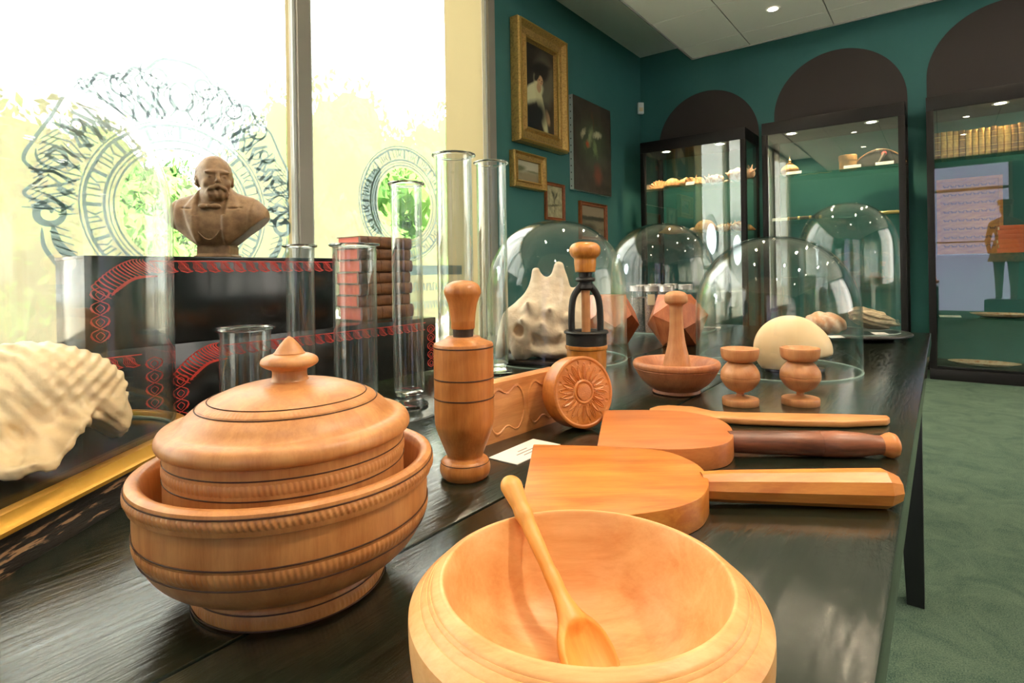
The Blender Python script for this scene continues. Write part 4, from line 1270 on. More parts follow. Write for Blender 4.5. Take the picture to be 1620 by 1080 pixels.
# ================================================================= MORTAR BOWL + PESTLE
x, y, R = edges(1001, 1141, 580, 1.39)
t = thing('mortar_bowl', (x, y, TZ), 'small reddish wooden mortar bowl with a narrow foot', 'bowl')
lathe_part('bowl', [(0, 0), (.054, 0), (.057, .003), (.055, .009)] + smooth_prof([(.056, .010), (.075, .024), (.090, .042), (.099, .058), (.1005, .060)], 4) + [(.0995, .0613), (.1015, .063)] +
           smooth_prof([(.1025, .064), (.1035, .071), (.0995, .078), (.092, .077), (.084, .068), (.070, .045), (.045, .026), (0, .020)], 4), M['mortar'], t, 96, angle=60)
t = thing('pestle', (x + .004, y - .004, TZ + .024), 'wooden pestle with ball grip standing in the mortar bowl', 'pestle')
lathe_part('pestle', smooth_prof([(0, 0), (.022, .003), (.034, .016), (.0350, .030), (.0300, .058), (.0225, .090), (.0175, .125), (.0155, .160), (.0155, .188)], 4) + [(.018, .190)] +
           smooth_prof([(.0190, .191), (.0255, .195), (.0278, .2015)], 3) + [(.0272, .2030), (.0278, .2045)] + smooth_prof([(.0278, .2060), (.0262, .214), (.0190, .2205), (.008, .2235), (0, .224)], 4), M['cup'], t, 56, angle=60)

# ================================================================= TWO DOUBLE CUPS
def double_cup(xl, xr, d, label):
    x, y, R = edges(xl, xr, 600, d)
    t = thing('double_cup', (x, y, TZ), label, 'cup', group='pair of turned double cups')
    s = R / .0440
    base = lathe_part('base', [(q * s, z) for q, z in [(0, 0), (.0400, 0), (.0410, .0015), (.0412, .012), (.0400, .0145), (.030, .0155), (.0155, .0165), (.0085, .020), (.0080, .025), (.011, .0285), (0, .0285)]], M['cup'], t, 64)
    ball = smooth_prof([(0, .027), (.014, .0285), (.030, .037), (.0420, .053), (.0438, .0615)], 5) + [(.0430, .0620), (.0438, .0626)] + smooth_prof([(.0440, .063), (.0420, .074), (.032, .0885), (.022, .0945), (0, .0948)], 5)
    lathe_part('ball', [(q * s, z) for q, z in ball], M['cup'], t, 72, angle=60)
    cup = [(0, .094), (.0225, .0945)] + smooth_prof([(.0225, .0945), (.034, .097), (.0410, .105), (.0432, .121)], 4) + [(.0425, .1235), (.0405, .1240)] + smooth_prof([(.0400, .1238), (.030, .1165), (.015, .1125), (0, .112)], 4)
    lathe_part('top_cup', [(q * s, z) for q, z in cup], M['cup'], t, 72, angle=50)
double_cup(1139.5, 1203, 1.255, 'turned double cup with round belly, nearer the mortar bowl')
double_cup(1233, 1300, 1.25, 'turned double cup with round belly, further right in front of the shell dome')

# ================================================================= PADDLES
def outline_prism(name, pix, ztop, thick, mat, parent, base, bevel=.002, n=4):
    pts = [on_z(px, py, ztop) for px, py in pix]
    pts = [Vector((p.x - base.x, p.y - base.y)) for p in pts]
    return MB().prism(pts, ztop - thick - base.z, ztop - base.z).build(name, mat, parent, bevel=bevel)
def inv(pt, base, rz):
    m_ = Matrix.Rotation(-rz, 3, 'Z'); return m_ @ (Vector(pt) - base)

# big paddle
base = place(.13, .75)
t = thing('wooden_paddle', base, 'thick pale orange wooden paddle with faceted handle, nearest the front bowl', 'paddle', CAMROT)
zt_ = TZ + .036
pix = [(843.7, 702), (978, 705.5), (1025, 709), (1057, 714), (1081, 722), (1104, 734), (1117, 748), (1121.5, 763), (1117, 777), (1104, 789), (1073, 801), (1033, 809), (980, 816), (900, 822), (819, 824)]
loc_ = [inv(on_z(a_, b2, zt_), base, CAMROT) for a_, b2 in pix]
cr = [loc_[0]] + spline(loc_[1:13], 3) + loc_[13:]
MB().prism([(p_.x, p_.y) for p_ in cr], 0, .036).build('blade', M['paddle'], t, bevel=.0018)
ha, hb = inv(place(.252, .7275, TZ + .0225), base, CAMROT), inv(place(.474, .707, TZ + .0235), base, CAMROT)
b = MB(); n8 = 8; dv = hb - ha
rads = [(-.06, .0175), (.08, .0195), (.45, .0215), (.80, .0235), (.93, .0240), (1.0, .0170)]
pts = [ha + dv * q for q, _ in rads]
b.tube(pts, [r for _, r in rads], 10)
hx = b.build('handle', M['paddle'], t, smooth=True, angle=24)

# second paddle
base = place(.25, .97)
t = thing('wooden_paddle', base, 'reddish wooden paddle with dark stained turned handle, second paddle back', 'paddle', CAMROT)
pix = [(955.5, 648), (1041, 648), (1070, 649), (1096, 652), (1132, 660), (1153, 671), (1161, 685), (1155, 697), (1136, 704), (1096, 709), (1057, 710), (944.5, 704)]
loc_ = [inv(on_z(a_, b2, TZ + .036), base, CAMROT) for a_, b2 in pix]
cr = [loc_[0], loc_[1]] + spline(loc_[1:11], 3)[1:] + [loc_[11]]
MB().prism([(p_.x, p_.y) for p_ in cr], 0, .036).build('blade', M['paddle2'], t, bevel=.0025)
ha, hb = inv(place(.352, .915, TZ + .0215), base, CAMROT), inv(place(.600, .892, TZ + .0185), base, CAMROT)
dv = hb - ha
def rodpart(name, prof, mat):
    pts = [ha + dv * q for q, _ in prof]; MB().tube(pts, [r for _, r in prof], 24).build(name, mat, t, smooth=True, angle=50)
rodpart('handle', [(-.03, .0170), (.05, .0175), (.30, .0185), (.525, .0200), (.53, .0190), (.535, .0200), (.65, .0205), (.78, .0185), (.87, .0150), (.90, .0145)], M['handle_dark'])
rodpart('grip_end', [(.90, .0145), (.925, .0165), (.945, .0190), (.96, .0200), (.985, .0180), (1.0, .0120)], M['paddle2'])

# long spatula
base = place(.42, 1.13)
t = thing('long_spatula', base, 'long slim pale wooden spatula lying behind the paddles', 'spatula', CAMROT)
top_ = TZ + .014
pix = [(1027, 645), (1040, 641), (1057, 640), (1096, 642), (1128, 649), (1160, 651), (1250, 652.5), (1340, 654), (1404, 656), (1408.5, 659.5), (1404, 663), (1340, 666), (1250, 664.5), (1180, 662), (1140, 659), (1120, 661), (1080, 662), (1045, 660), (1028, 654)]
loc_ = [inv(on_z(a_, b2, top_), base, CAMROT) for a_, b2 in pix]
MB().prism([(p_.x, p_.y) for p_ in loc_], .001, .014).build('blade_and_handle', M['spatula'], t, bevel=.004, segs=3)

# label card on the table
q = [on_z(a_, b2, TZ + .001) for a_, b2 in ((846, 693.5), (776, 723), (813, 737), (884, 704))]
cc = (q[1] + q[3]) / 2
v1 = q[0] - q[1]
card('label_card', cc.x, cc.y, TZ + .0005, (q[0] - q[1]).length, (q[2] - q[1]).length, math.atan2(v1.y, v1.x), 'white label card lying on the table beside the front paddle')
p = on_z(1124, 518, TZ); card('label_card', p.x, p.y, TZ + .0005, .10, .07, .3, 'small white card lying on the table before the far jars')

# ================================================================= POLYHEDRA
def polyhedron(kind, c, R, rot, name, label, fcut):
    bm = bmesh.new()
    if kind == 'ico': bmesh.ops.create_icosphere(bm, subdivisions=1, radius=R)
    else:
        bmesh.ops.create_icosphere(bm, subdivisions=1, radius=1)
        cs = [f_.calc_center_median().normalized() * R for f_ in bm.faces]; bm.clear()
        vs = [bm.verts.new(q_) for q_ in cs]
        bmesh.ops.convex_hull(bm, input=vs)
        bmesh.ops.dissolve_limit(bm, angle_limit=.05, verts=bm.verts, edges=bm.edges)
    bmesh.ops.recalc_face_normals(bm, faces=bm.faces)
    dn = min(bm.faces, key=lambda f_: f_.normal.z).normal.copy()
    qd = dn.rotation_difference(Vector((0, 0, -1)))
    bmesh.ops.rotate(bm, verts=bm.verts, matrix=qd.to_matrix())
    bmesh.ops.rotate(bm, verts=bm.verts, matrix=Matrix.Rotation(rot, 3, 'Z'))
    zm = min(v_.co.z for v_ in bm.verts); bmesh.ops.translate(bm, verts=bm.verts, vec=(0, 0, -zm))
    # each face a separate inlaid board, with a fine joint
    t = thing(name, (c.x, c.y, TZ), label, 'model')
    for f_ in bm.faces:
        ct = f_.calc_center_median(); nn = f_.normal
        ps = [ct + (v_.co - ct) * .992 for v_ in f_.verts]
        n_ = len(ps); inner = [p_ - nn * .006 for p_ in ps]
        me = mesh_from('face', ps + inner, [list(range(n_)), list(range(n_, 2 * n_))[::-1]] + [(k, (k + 1) % n_, n_ + (k + 1) % n_, n_ + k) for k in range(n_)])
        link('face_board', me, M['cherry'], t)
    ct = Vector((0, 0, -zm)); 
    me = bpy.data.meshes.new('core'); bmesh.ops.translate(bm, verts=bm.verts, vec=-ct)
    bmesh.ops.scale(bm, verts=bm.verts, vec=(.985, .985, .985)); bmesh.ops.translate(bm, verts=bm.verts, vec=ct)
    bm.to_mesh(me); bm.free(); link('core', me, M['turned_dark'], t)
polyhedron('ico', place(.655, 2.27), .125, math.radians(64), 'wooden_icosahedron', 'large reddish wooden solid of triangular faces behind the mortar', 0)
polyhedron('dod', place(.400, 2.36), .125, math.radians(20), 'wooden_dodecahedron', 'reddish wooden solid of pentagonal faces behind the conch dome', 0)

# ================================================================= GLASS CYLINDERS
def cylinder(xl, xr, yb, ytop, rim_l, rim_r, label, d=None):
    if d is None:
        u, v_ = unroll((xl + xr) / 2, yb); d = (CAMZ - TZ) / v_
    x, y, R = edges(xl, xr, 500, d)
    _, _, Rr = edges(rim_l, rim_r, ytop, d)
    H = at_depth((xl + xr) / 2, ytop, d).z - TZ
    t = thing('glass_cylinder', (x, y, TZ), label, 'glass cylinder', group='tall clear glass measuring cylinders')
    w = .0028
    prof = [(R * .97, .036), (R, .044), (R, H - .010), (R * 1.03, H - .003), (R * 1.03 - w, H - .003), (R - w, H - .010), (R - w, .050), (R * .85, .040), (0, .038)]
    lathe_part('tube', prof, M['tube'], t, 72, angle=60)
    k = (Rr - R)
    MB().lathe(smooth_prof([(R - w, H - .003), (R + k * .2, H - .004), (Rr - .001, H - .0025), (Rr + .0005, H), (Rr - .001, H + .0025), (R + k * .2, H + .0025), (R - w, H + .001)], 3), 72, closed=True).build('rim', M['solid'], t, smooth=True, angle=70)
    lathe_part('foot', [(0, .001), (Rr * 1.02, .001), (Rr * 1.06, .004), (Rr * 1.02, .009), (R * .95, .015), (R * .80, .024), (R * .90, .032), (R * .97, .0355), (R * .85, .037), (0, .0365)], M['solid'], t, 64, angle=60)
cylinder(345, 428, 690, 519, 336, 433, 'short wide glass cylinder behind the lidded pot', 1.02)
cylinder(453, 498.5, 655, 389, 447, 503, 'slim glass cylinder between the short one and the book pile', 1.20)
cylinder(527, 597, 655, 387.5, 522, 603, 'broad glass cylinder in front of the stacked books')
cylinder(621, 670, 643, 291, 617, 675, 'glass cylinder standing right of the stacked books')
cylinder(693, 750, 622, 246, 688, 757, 'tallest glass cylinder behind the turned press')
cylinder(757, 804, 593, 258, 752, 808, 'tall glass cylinder between turned press and conch dome')

# ================================================================= GLASS DOMES
def dome_profile(R, H, hw, w=.004, rise=2.2):
    """straight wall to height hw, then a rounded top; both faces of the glass"""
    pts = [(R, 0), (R, hw)]
    for k in range(1, 25):
        a = math.pi / 2 * k / 24
        pts.append((R * math.cos(a) ** (2 / rise) if k < 24 else 0, hw + (H - hw) * math.sin(a) ** (2 / rise)))
    ins = [(max(r - w, 0), z if z < hw else z - w * (z - hw) / (H - hw)) for r, z in pts]
    return pts, ins
def dome(c, R, H, hw, label, rise=2.2, warp=None, rz=0, n=112):
    t = thing('glass_dome', c, label, 'glass dome', rz)
    o_, i_ = dome_profile(R, H, hw, rise=rise)
    b = MB(); b.lathe(o_, n, warp); b.lathe(i_, n, warp)
    # the ground lower edge
    b.lathe([o_[0], i_[0]], n, warp)
    b.build('glass', M['dome'], t, smooth=True, angle=80)
    b = MB(); b.lathe([(R + .0005, 0), (R + .0008, .003), (R - .0045, .003), (R - .0045, 0)], n, warp, closed=True)
    b.build('ground_edge', M['edge_glass'], t, smooth=True, angle=60)
    return t
M['edge_glass'] = principled('pale_glass_edge', (.38, .50, .45), .25)
# conch dome
x, y, R1 = edges(771, 992, 520, 1.97)
DC1 = Vector((x, y, TZ))
dome(DC1, R1, .475, .22, 'clear glass dome over the spiky conch')
x, y, R2 = edges(968, 1128, 450, 2.9)
DC2 = Vector((x, y, TZ))
dome(DC2, max(R2, .26), .535, .27, 'far glass dome over the grey lidded jars')
x, y, R3 = edges(1100, 1366, 520, 1.71)
def sqwarp(p, r, c_, q_):
    e = 2 / 2.9; k = 1 / (abs(c_) ** (1 / e * 1.0 + .45) + abs(q_) ** (1 / e + .45)) ** (1 / (1 / e + .45))
    k = 1 + (k - 1) * .75
    return (p.x * k, p.y * k, p.z)
DC3 = Vector((x, y, TZ))
dome(DC3, R3, .395, .155, 'wide glass dome over the smooth cream shell, behind the double cups', rz=CAMROT + .5)
x, y, R4 = edges(1263, 1424, 440, 2.42)
DC4 = Vector((x, y, TZ + .026))
dome(DC4, R4, .545, .34, 'tall glass dome on a black round plate near the table end')
t = thing('round_plate', (x, y, TZ), 'black turned round plate under the tall far dome', 'plate')
lathe_part('plate', [(0, 0), (.16, 0), (.172, .004)] + smooth_prof([(.175, .006), (R4 + .035, .014), (R4 + .043, .021), (R4 + .038, .0255)], 4) + [(R4 + .012, .0255), (R4 + .010, .0245), (0, .0245)], M['plate'], t, 96)

# left dome: an oval (stadium) one on a black plinth with a gold rim
cen = place(-.70, .70); Rw, half = .158, .17        # local y = away from the viewer
def stad(p, r, c_, q_): return (p.x, p.y + (half if q_ > 1e-9 else -half if q_ < -1e-9 else 0) * (1 if r > .001 else 1), p.z)
def stadium(R, n=64):
    pts = []
    for k in range(n + 1): a = -math.pi / 2 * 0 + math.pi * k / n; pts.append((R * math.cos(a), half + R * math.sin(a)))
    for k in range(n + 1): a = math.pi + math.pi * k / n; pts.append((R * math.cos(a), -half + R * math.sin(a)))
    return pts
def stad_loft(prof, n=48, closed=False):
    b = MB(); rings = []
    for (R, z) in prof:
        pts = stadium(R, n) if R > 1e-5 else [(0, half)] * (n + 1) + [(0, -half)] * (n + 1)
        st_ = len(b.v); b.v += [Vector((a_, c_, z)) for a_, c_ in pts]; rings.append((st_, len(pts)))
    seq = list(zip(rings, rings[1:])) + ([(rings[-1], rings[0])] if closed else [])
    for (s0, m0), (s1, _) in seq:
        for k in range(m0):
            k2 = (k + 1) % m0; b.f.append([s0 + k, s0 + k2, s1 + k2, s1 + k])
    return b
def weld(me, d=1e-5):
    bm = bmesh.new(); bm.from_mesh(me); bmesh.ops.remove_doubles(bm, verts=bm.verts, dist=d)
    bmesh.ops.recalc_face_normals(bm, faces=bm.faces); bm.to_mesh(me); bm.free()
    me.polygons.foreach_set('use_smooth', [True] * len(me.polygons)); me.set_sharp_from_angle(angle=math.radians(50)); return me
PZ = .052
t = thing('oval_plinth', cen, 'distressed black oval plinth with gold rim under the left dome', 'plinth', CAMROT)
link('plinth', weld(stad_loft([(0, 0), (Rw + .026, 0), (Rw + .026, .007), (Rw + .021, .016), (Rw + .020, .034), (Rw + .024, .039), (Rw + .021, .046), (0, .046)]).mesh('plinth')), M['distressed'], t)
link('gold_rim', weld(stad_loft([(Rw + .0265, .0405), (Rw + .0265, .045), (Rw + .021, .0475), (Rw + .016, PZ + .007), (Rw + .003, PZ + .008), (Rw + .001, PZ + .006), (Rw + .001, .0405)], closed=True).mesh('gold_rim')), M['gold'], t)
link('floor_board', weld(stad_loft([(0, .046), (Rw + .002, .046), (Rw + .002, .048), (0, .048)]).mesh('floor_board')), M['lacquer'], t)
t = thing('glass_dome', cen + Vector((0, 0, .0485)), 'very large oval glass dome at the left edge over the big fluted shell', 'glass dome', CAMROT)
o_, i_ = dome_profile(Rw, .545, .34, rise=2.1)
g1 = stad_loft(o_, 40); g2 = stad_loft(i_, 40); g1.add(g2.v, g2.f)
link('glass', weld(g1.mesh('glass')), M['dome'], t)
link('ground_edge', weld(stad_loft([(Rw + .0008, 0), (Rw + .0008, .003), (Rw - .0045, .003), (Rw - .0045, 0)], closed=True).mesh('edge')), M['edge_glass'], t)

# ================================================================= DISPLAY BOXES WITH RED ENGRAVING
XB = -1.262
def red_band(o_par, Xp, y0, y1, z0, z1, zin, frame_left=None, frame_right=None, seed=1, zb=None):
    ink = Ink((Xp, 0, 0), (0, 1, 0), (0, 0, 1), (1, 0, 0)); rnd = random.Random(seed)
    def rope(p0, p1, th):
        d = Vector(p1) - Vector(p0); L = d.length; d.normalize(); q = Vector((-d.y, d.x)); p0 = Vector(p0)
        n = int(L / (abs(th) * 1.35))
        ink.stroke([p0, Vector(p1)], .0022, False)
        for k in range(n):
            s = (k + .1) * L / n; th_ = abs(th)
            a = p0 + d * s; dn = Vector((0, -1))
            P_ = lambda u, v: a + d * th_ * u + dn * th_ * v
            ink.stroke([P_(0, 1), P_(.35, .9), P_(.75, .5), P_(1.2, .02)], .0026)
            ink.stroke([P_(0, 1), P_(.55, 1.12), P_(1.2, .95)], .0024)
            for j in range(1, 8):
                f_ = j / 8
                ink.stroke([P_(1.25 * f_, 1.0), P_(1.25 * f_ + .3, .62), P_(.35 + 1.1 * f_, .35), P_(.75 + .8 * f_, .06)], .0011)
    th = .021
    L_ = y0 + (.10 if frame_left else 0); R_ = y1 - (.04 if frame_right else 0)
    rope((R_, z1), (L_, z1), -th)
    if frame_left:
        # flaming corner piece then a plaited vertical
        for k in range(16):
            a = k / 15; cx_, cz_ = y0 + .10 - .085 * a, z1 - .004 - .050 * a * a
            ink.stroke(spline([(cx_ + .02, cz_ - .018, 0), (cx_, cz_ - .006, 0), (cx_ - .012, cz_ + .006, 0), (cx_ - .004, cz_ + .012, 0)], 4), .0028)
        ink.stroke(spline([(y0 + .115, z1 - .03, 0), (y0 + .075, z1 - .034, 0), (y0 + .045, z1 - .055, 0), (y0 + .035, z1 - .066, 0)], 5), .006)
    for yy, on in ((y0 + .016, frame_left), (y1 - .018, frame_right)):
        if not on: continue
        z = z1 - (.05 if yy < (y0 + y1) / 2 else .008)
        while z > zb + .01:
            h_ = .026
            for q in (-1, 1):
                ink.stroke(spline([(yy, z, 0), (yy + q * .014, z - h_ * .3, 0), (yy + q * .010, z - h_ * .75, 0), (yy, z - h_, 0)], 4), .0024)
                ink.stroke(spline([(yy, z - .006, 0), (yy + q * .007, z - h_ * .5, 0), (yy, z - h_ * .85, 0)], 4), .0016)
                ink.stroke([(yy + q * .012, z - h_ * .2), (yy + q * .016, z - h_ * .5), (yy + q * .012, z - h_ * .8)], .0015)
            z -= h_
    ink.build('red_engraving', M['red_print'], o_par, .0006)
ZL, ZU = .913, 1.093
yu0, yu1 = on_x(133, 403, XB).y, on_x(530, 402, XB).y
yl1 = on_x(689, 490, XB).y
t = thing('display_box', (0, 0, 0), 'long low black lacquer box with red engraved border standing on the table', 'box')
MB().box(XB - .24, XB, -.45, yl1, TZ + .001, ZL).build('body', M['lacquer'], t, bevel=.0012)
ys_ = on_x(272, 560, XB).y
red_band(t, XB, ys_, yl1 - .004, 0, ZL - .014, 0, True, True, 2, TZ + .006)
red_band(t, XB, -.42, ys_ - .015, 0, ZL - .014, 0, False, True, 4, TZ + .006)
t = thing('display_box', (0, 0, ZL), 'upper black lacquer box with red engraved border, carrying the bust', 'box')
MB().box(XB - .17, XB - .001, yu0, yu1, .001, ZU - ZL).build('body', M['lacquer'], t, bevel=.0012)
MB().box(XB - .172, XB + .002, yu0 - .001, yu1 + .001, ZU - ZL - .006, ZU - ZL).build('lid', M['lacquer'], t, bevel=.0008)
red_band(t, XB - .001, yu0 + .008, yu1 - .003, 0, ZU - ZL - .010, 0, True, False, 6, .01)

# stack of books right of it
yb0, yb1 = 1.046, 1.245
zz = ZL + .001
hs = [.040, .034, .034, .034, .036, .034, .036]
for k, h in enumerate(hs):
    j = (.004, -.003, .002, -.002, .003, -.001, .002)[k]
    pos = ('bottom', 'second from bottom', 'third from bottom', 'middle', 'third from top', 'second from top', 'top')[k]
    t = thing('old_book', (XB - .19 + j, yb0 + j, zz), 'brown leather book with red page edges, %s of the pile by the window' % pos, 'book', group='brown leather books piled on the black box')
    W_, L2 = .105, yb1 - yb0
    n = 8
    sp_ = [(W_ + .007 * math.sin(math.pi * i / n), h / 2 - h / 2 * math.cos(math.pi * i / n)) for i in range(n + 1)]
    b = MB(); mt = Matrix(((1, 0, 0, 0), (0, 0, 1, 0), (0, 1, 0, 0), (0, 0, 0, 1)))
    b.prism(sp_ + [(W_ - .003, h - .001), (W_ - .003, .001)], 0, L2, mt)
    b.box(0, W_, 0, L2, 0, .003); b.box(0, W_, 0, L2, h - .003, h - .0005)
    b.build('cover', M['leather'], t, smooth=True, angle=40)
    MB().box(.004, W_ - .002, .003, L2 - .003, .003, h - .003).build('pages', M['book_red'], t)
    b = MB()
    for s in (.15, .38, .62, .85):
        b.prism([(x_ + .0012, y_ * 1.0) for x_, y_ in sp_] + [(W_ - .002, h - .002), (W_ - .002, .002)], L2 * s - .002, L2 * s + .002, mt)
    b.build('spine_bands', M['leather'], t, smooth=True)
    zz += h

# ================================================================= BUST
bc = on_x(343, 400, XB - .085)
def bustf(X, Y, Z):
    sg = lambda v, w: 1 / (1 + np.exp(-np.clip(v / w, -30, 30)))
    aX = np.abs(X)
    d = ell(X, Y, Z, (0, .04, .33), (.33, .21, .27))
    for s in (-1, 1):
        d = su(d, ell(X, Y, Z, (s * .33, .05, .385), (.145, .15, .155)), .09)
        d = su(d, cap(X, Y, Z, (s * .08, .05, .56), (s * .30, .05, .50), .09, .07), .06)
    d = su(d, cap(X, Y, Z, (0, .05, .50), (0, .03, .62), .14, .13), .05)
    front = sg(-Y + .06, .03)
    coat = sg(aX - (.115 + .02 * (Z > .4)), .007)
    lap_out = np.where(Z > .455, .255 - (Z - .455) * .5, .135 + np.clip(Z - .13, 0, 1) * .33)
    lapel = coat * sg(lap_out - aX, .006) * sg(Z - .14, .01)
    d = d - front * (.016 * coat + .016 * lapel)
    notch = np.abs(Z - .462 - (aX - .2) * .1) - .006
    d = d + front * .018 * sg(-notch, .003) * sg(aX - .165, .006) * sg(.27 - aX, .006)
    # sleeve folds and seams
    d = d + .008 * front * sg(-(np.abs(aX - .335 - .10 * (Z - .35)) - .006), .004)
    d = d + .005 * np.sin(X * 34 + Z * 22) * front * sg(aX - .25, .03) * sg(.36 - Z, .05)
    # bottom cut
    d = np.maximum(d, (.40 - (.50 - aX) * .80 - Z + .10 * (aX - .25) ** 2) * .75)
    d = np.maximum(d, aX - .47)
    # high collar and bow tie
    d = su(d, cap(X, Y, Z, (0, .03, .545), (0, .02, .595), .155, .150), .01)
    for s in (-1, 1):
        d = su(d, ell(X, Y, Z, (s * .052, -.150, .482), (.050, .032, .026)), .008)
    d = su(d, ell(X, Y, Z, (0, -.168, .482), (.018, .024, .020)), .004)
    for k in range(12):
        a0 = k / 12; a1 = (k + 1) / 12
        p = lambda a: (-.09 + .19 * a, -.190 + .02 * a, .24 - .10 * math.sin(math.pi * a * .9) + .05 * a)
        d = su(d, cap(X, Y, Z, p(a0), p(a1), .007), .003)
    # head, a little turned to the picture's right
    K = 1.29
    c_, s_ = math.cos(.50), math.sin(.50)
    hx, hy, hz = (X + .005) / K, (Y + .005) / K, (Z - .750) / K
    xx = hx * c_ + hy * s_; yy = -hx * s_ + hy * c_; zz = hz
    h = ell(xx, yy, zz, (0, .03, .050), (.118, .150, .135))
    h = su(h, ell(xx, yy, zz, (0, -.035, -.03), (.100, .105, .135)), .04)
    h = su(h, ell(xx, yy, zz, (0, -.055, -.105), (.080, .080, .065)), .03)
    h = su(h, ell(xx, yy, zz, (0, -.118, .040), (.085, .026, .016)), .015)
    for s in (-1, 1):
        h = ss(h, ell(xx, yy, zz, (s * .044, -.152, .010), (.027, .024, .016)), .012)
        h = su(h, ell(xx, yy, zz, (s * .044, -.120, .008), (.019, .014, .010)), .004)
        h = su(h, ell(xx, yy, zz, (s * .066, -.09, -.040), (.028, .032, .028)), .02)
        ear = ell(xx, yy, zz, (s * .120, .030, -.010), (.016, .030, .042))
        ear = ss(ear, ell(xx, yy, zz, (s * .136, .022, -.005), (.010, .014, .024)), .006)
        h = su(h, ear, .008)
        h = su(h, ell(xx, yy, zz, (s * .098, .065, .03), (.030, .075, .080)), .012)
        mu = su(cap(xx, yy, zz, (s * .004, -.158, -.062), (s * .048, -.138, -.082), .017, .014), cap(xx, yy, zz, (s * .048, -.138, -.082), (s * .074, -.105, -.112), .014, .007), .01)
        h = su(h, mu, .006)
    h = su(h, cap(xx, yy, zz, (0, -.138, .032), (0, -.172, -.026), .010, .017), .010)
    h = su(h, ell(xx, yy, zz, (0, -.162, -.034), (.027, .016, .012)), .006)
    h = su(h, ell(xx, yy, zz, (0, -.136, -.096), (.026, .016, .009)), .005)
    h = su(h, ell(xx, yy, zz, (0, -.100, -.122), (.070, .056, .040)), .014)
    h = h + .0028 * np.sin(xx * 150 + zz * 40) * ((zz < -.085) & (yy < 0))
    h = h + .0022 * np.sin(zz * 150 + yy * 90) * ((np.abs(xx) > .088) & (yy > .01))
    d = su(d, h * K, .014)
    d = np.maximum(d, -(Z - .10))
    d = su(d, np.maximum(aX - .155, np.maximum(np.abs(Y - .03) - .11, np.abs(Z - .06) - .05)), .012)
    d = su(d, np.maximum(aX - .175, np.maximum(np.abs(Y - .03) - .125, np.abs(Z - .012) - .012)), .004)
    return d
bust_me = sdf_mesh('bust', bustf, (-.50, -.30, -.02), (.50, .30, 1.03), .0088)
Hb = at_depth(343, 246, (bc - Vector((0, 0, 1))).dot(FWD)).z - ZU
bust = link('portrait_bust', bust_me, M['bronze'], None, (bc.x, bc.y, ZU + .0005), (0, 0, CAMROT + .10))
bust.scale = [Hb / .99] * 3
tag(bust, 'brown bust of a bearded bald person in coat and bow tie before the window', 'bust')

# ================================================================= SHELLS ON THE TABLE
# spiky conch
c0 = place(.115, 1.93)
s0 = 1.93 / 900
def conchf(X, Y, Z):
    d = ell(X, Y, Z, (.005, 0, .125), (.120, .085, .095), Matrix.Rotation(.25, 3, 'Y'))
    d = su(d, ell(X, Y, Z, (-.03, -.01, .085), (.115, .085, .070)), .03)
    d = su(d, ell(X, Y, Z, (.07, .0, .10), (.075, .07, .085)), .03)
    d = su(d, cap(X, Y, Z, (-.015, 0, .17), (-.035, -.01, .290), .062, .014), .04)
    d = su(d, cap(X, Y, Z, (.035, 0, .17), (.045, -.01, .305), .068, .016), .04)
    d = su(d, cap(X, Y, Z, (.09, .01, .16), (.112, 0, .235), .036, .010), .03)
    for (a, b) in (((-.055, -.06, .165), (-.065, -.085, .190)), ((.0, -.075, .15), (.005, -.100, .168)), ((-.07, -.07, .12), (-.085, -.092, .135)), ((-.02, -.085, .11), (-.022, -.105, .122)),
                   ((.06, -.07, .13), (.068, -.095, .145)), ((.03, -.085, .085), (.038, -.105, .09))):
        d = su(d, cap(X, Y, Z, a, b, .024, .006), .022)
    d = su(d, cap(X, Y, Z, (-.10, 0, .12), (-.165, -.02, .010), .050, .016), .04)
    # folded lip and mouth at the lower left
    d = su(d, ell(X, Y, Z, (-.085, -.055, .055), (.042, .035, .058), Matrix.Rotation(.3, 3, 'Y')), .012)
    d = ss(d, ell(X, Y, Z, (-.035, -.105, .050), (.022, .040, .040), Matrix.Rotation(-.5, 3, 'Y')), .012)
    d = ss(d, ell(X, Y, Z, (-.092, -.070, .098), (.018, .026, .022)), .010)
    d = su(d, ell(X, Y, Z, (.05, -.045, .030), (.13, .06, .028)), .015)
    d = d + .0028 * vnoise(X, Y, Z, 60, 3) + .0016 * vnoise(X, Y, Z, 160, 5)
    return np.maximum(d, -Z + .002)
cm = link('conch_shell', sdf_mesh('conch', conchf, (-.175, -.13, -.01), (.18, .12, .33), .0042), M['conch'], None, (c0.x, c0.y, TZ + .010), (0, 0, CAMROT))
tag(cm, 'chalky grey conch with tall blunt spikes under the dome', 'shell')
t = thing('conch_tray', (c0.x, c0.y, TZ), 'thin black tray under the conch', 'tray', CAMROT)
MB().prism([(.175 * math.cos(a), .125 * math.sin(a)) for a in [2 * math.pi * k / 64 for k in range(64)]], .001, .012).build('tray', M['plate'], t, bevel=.002)

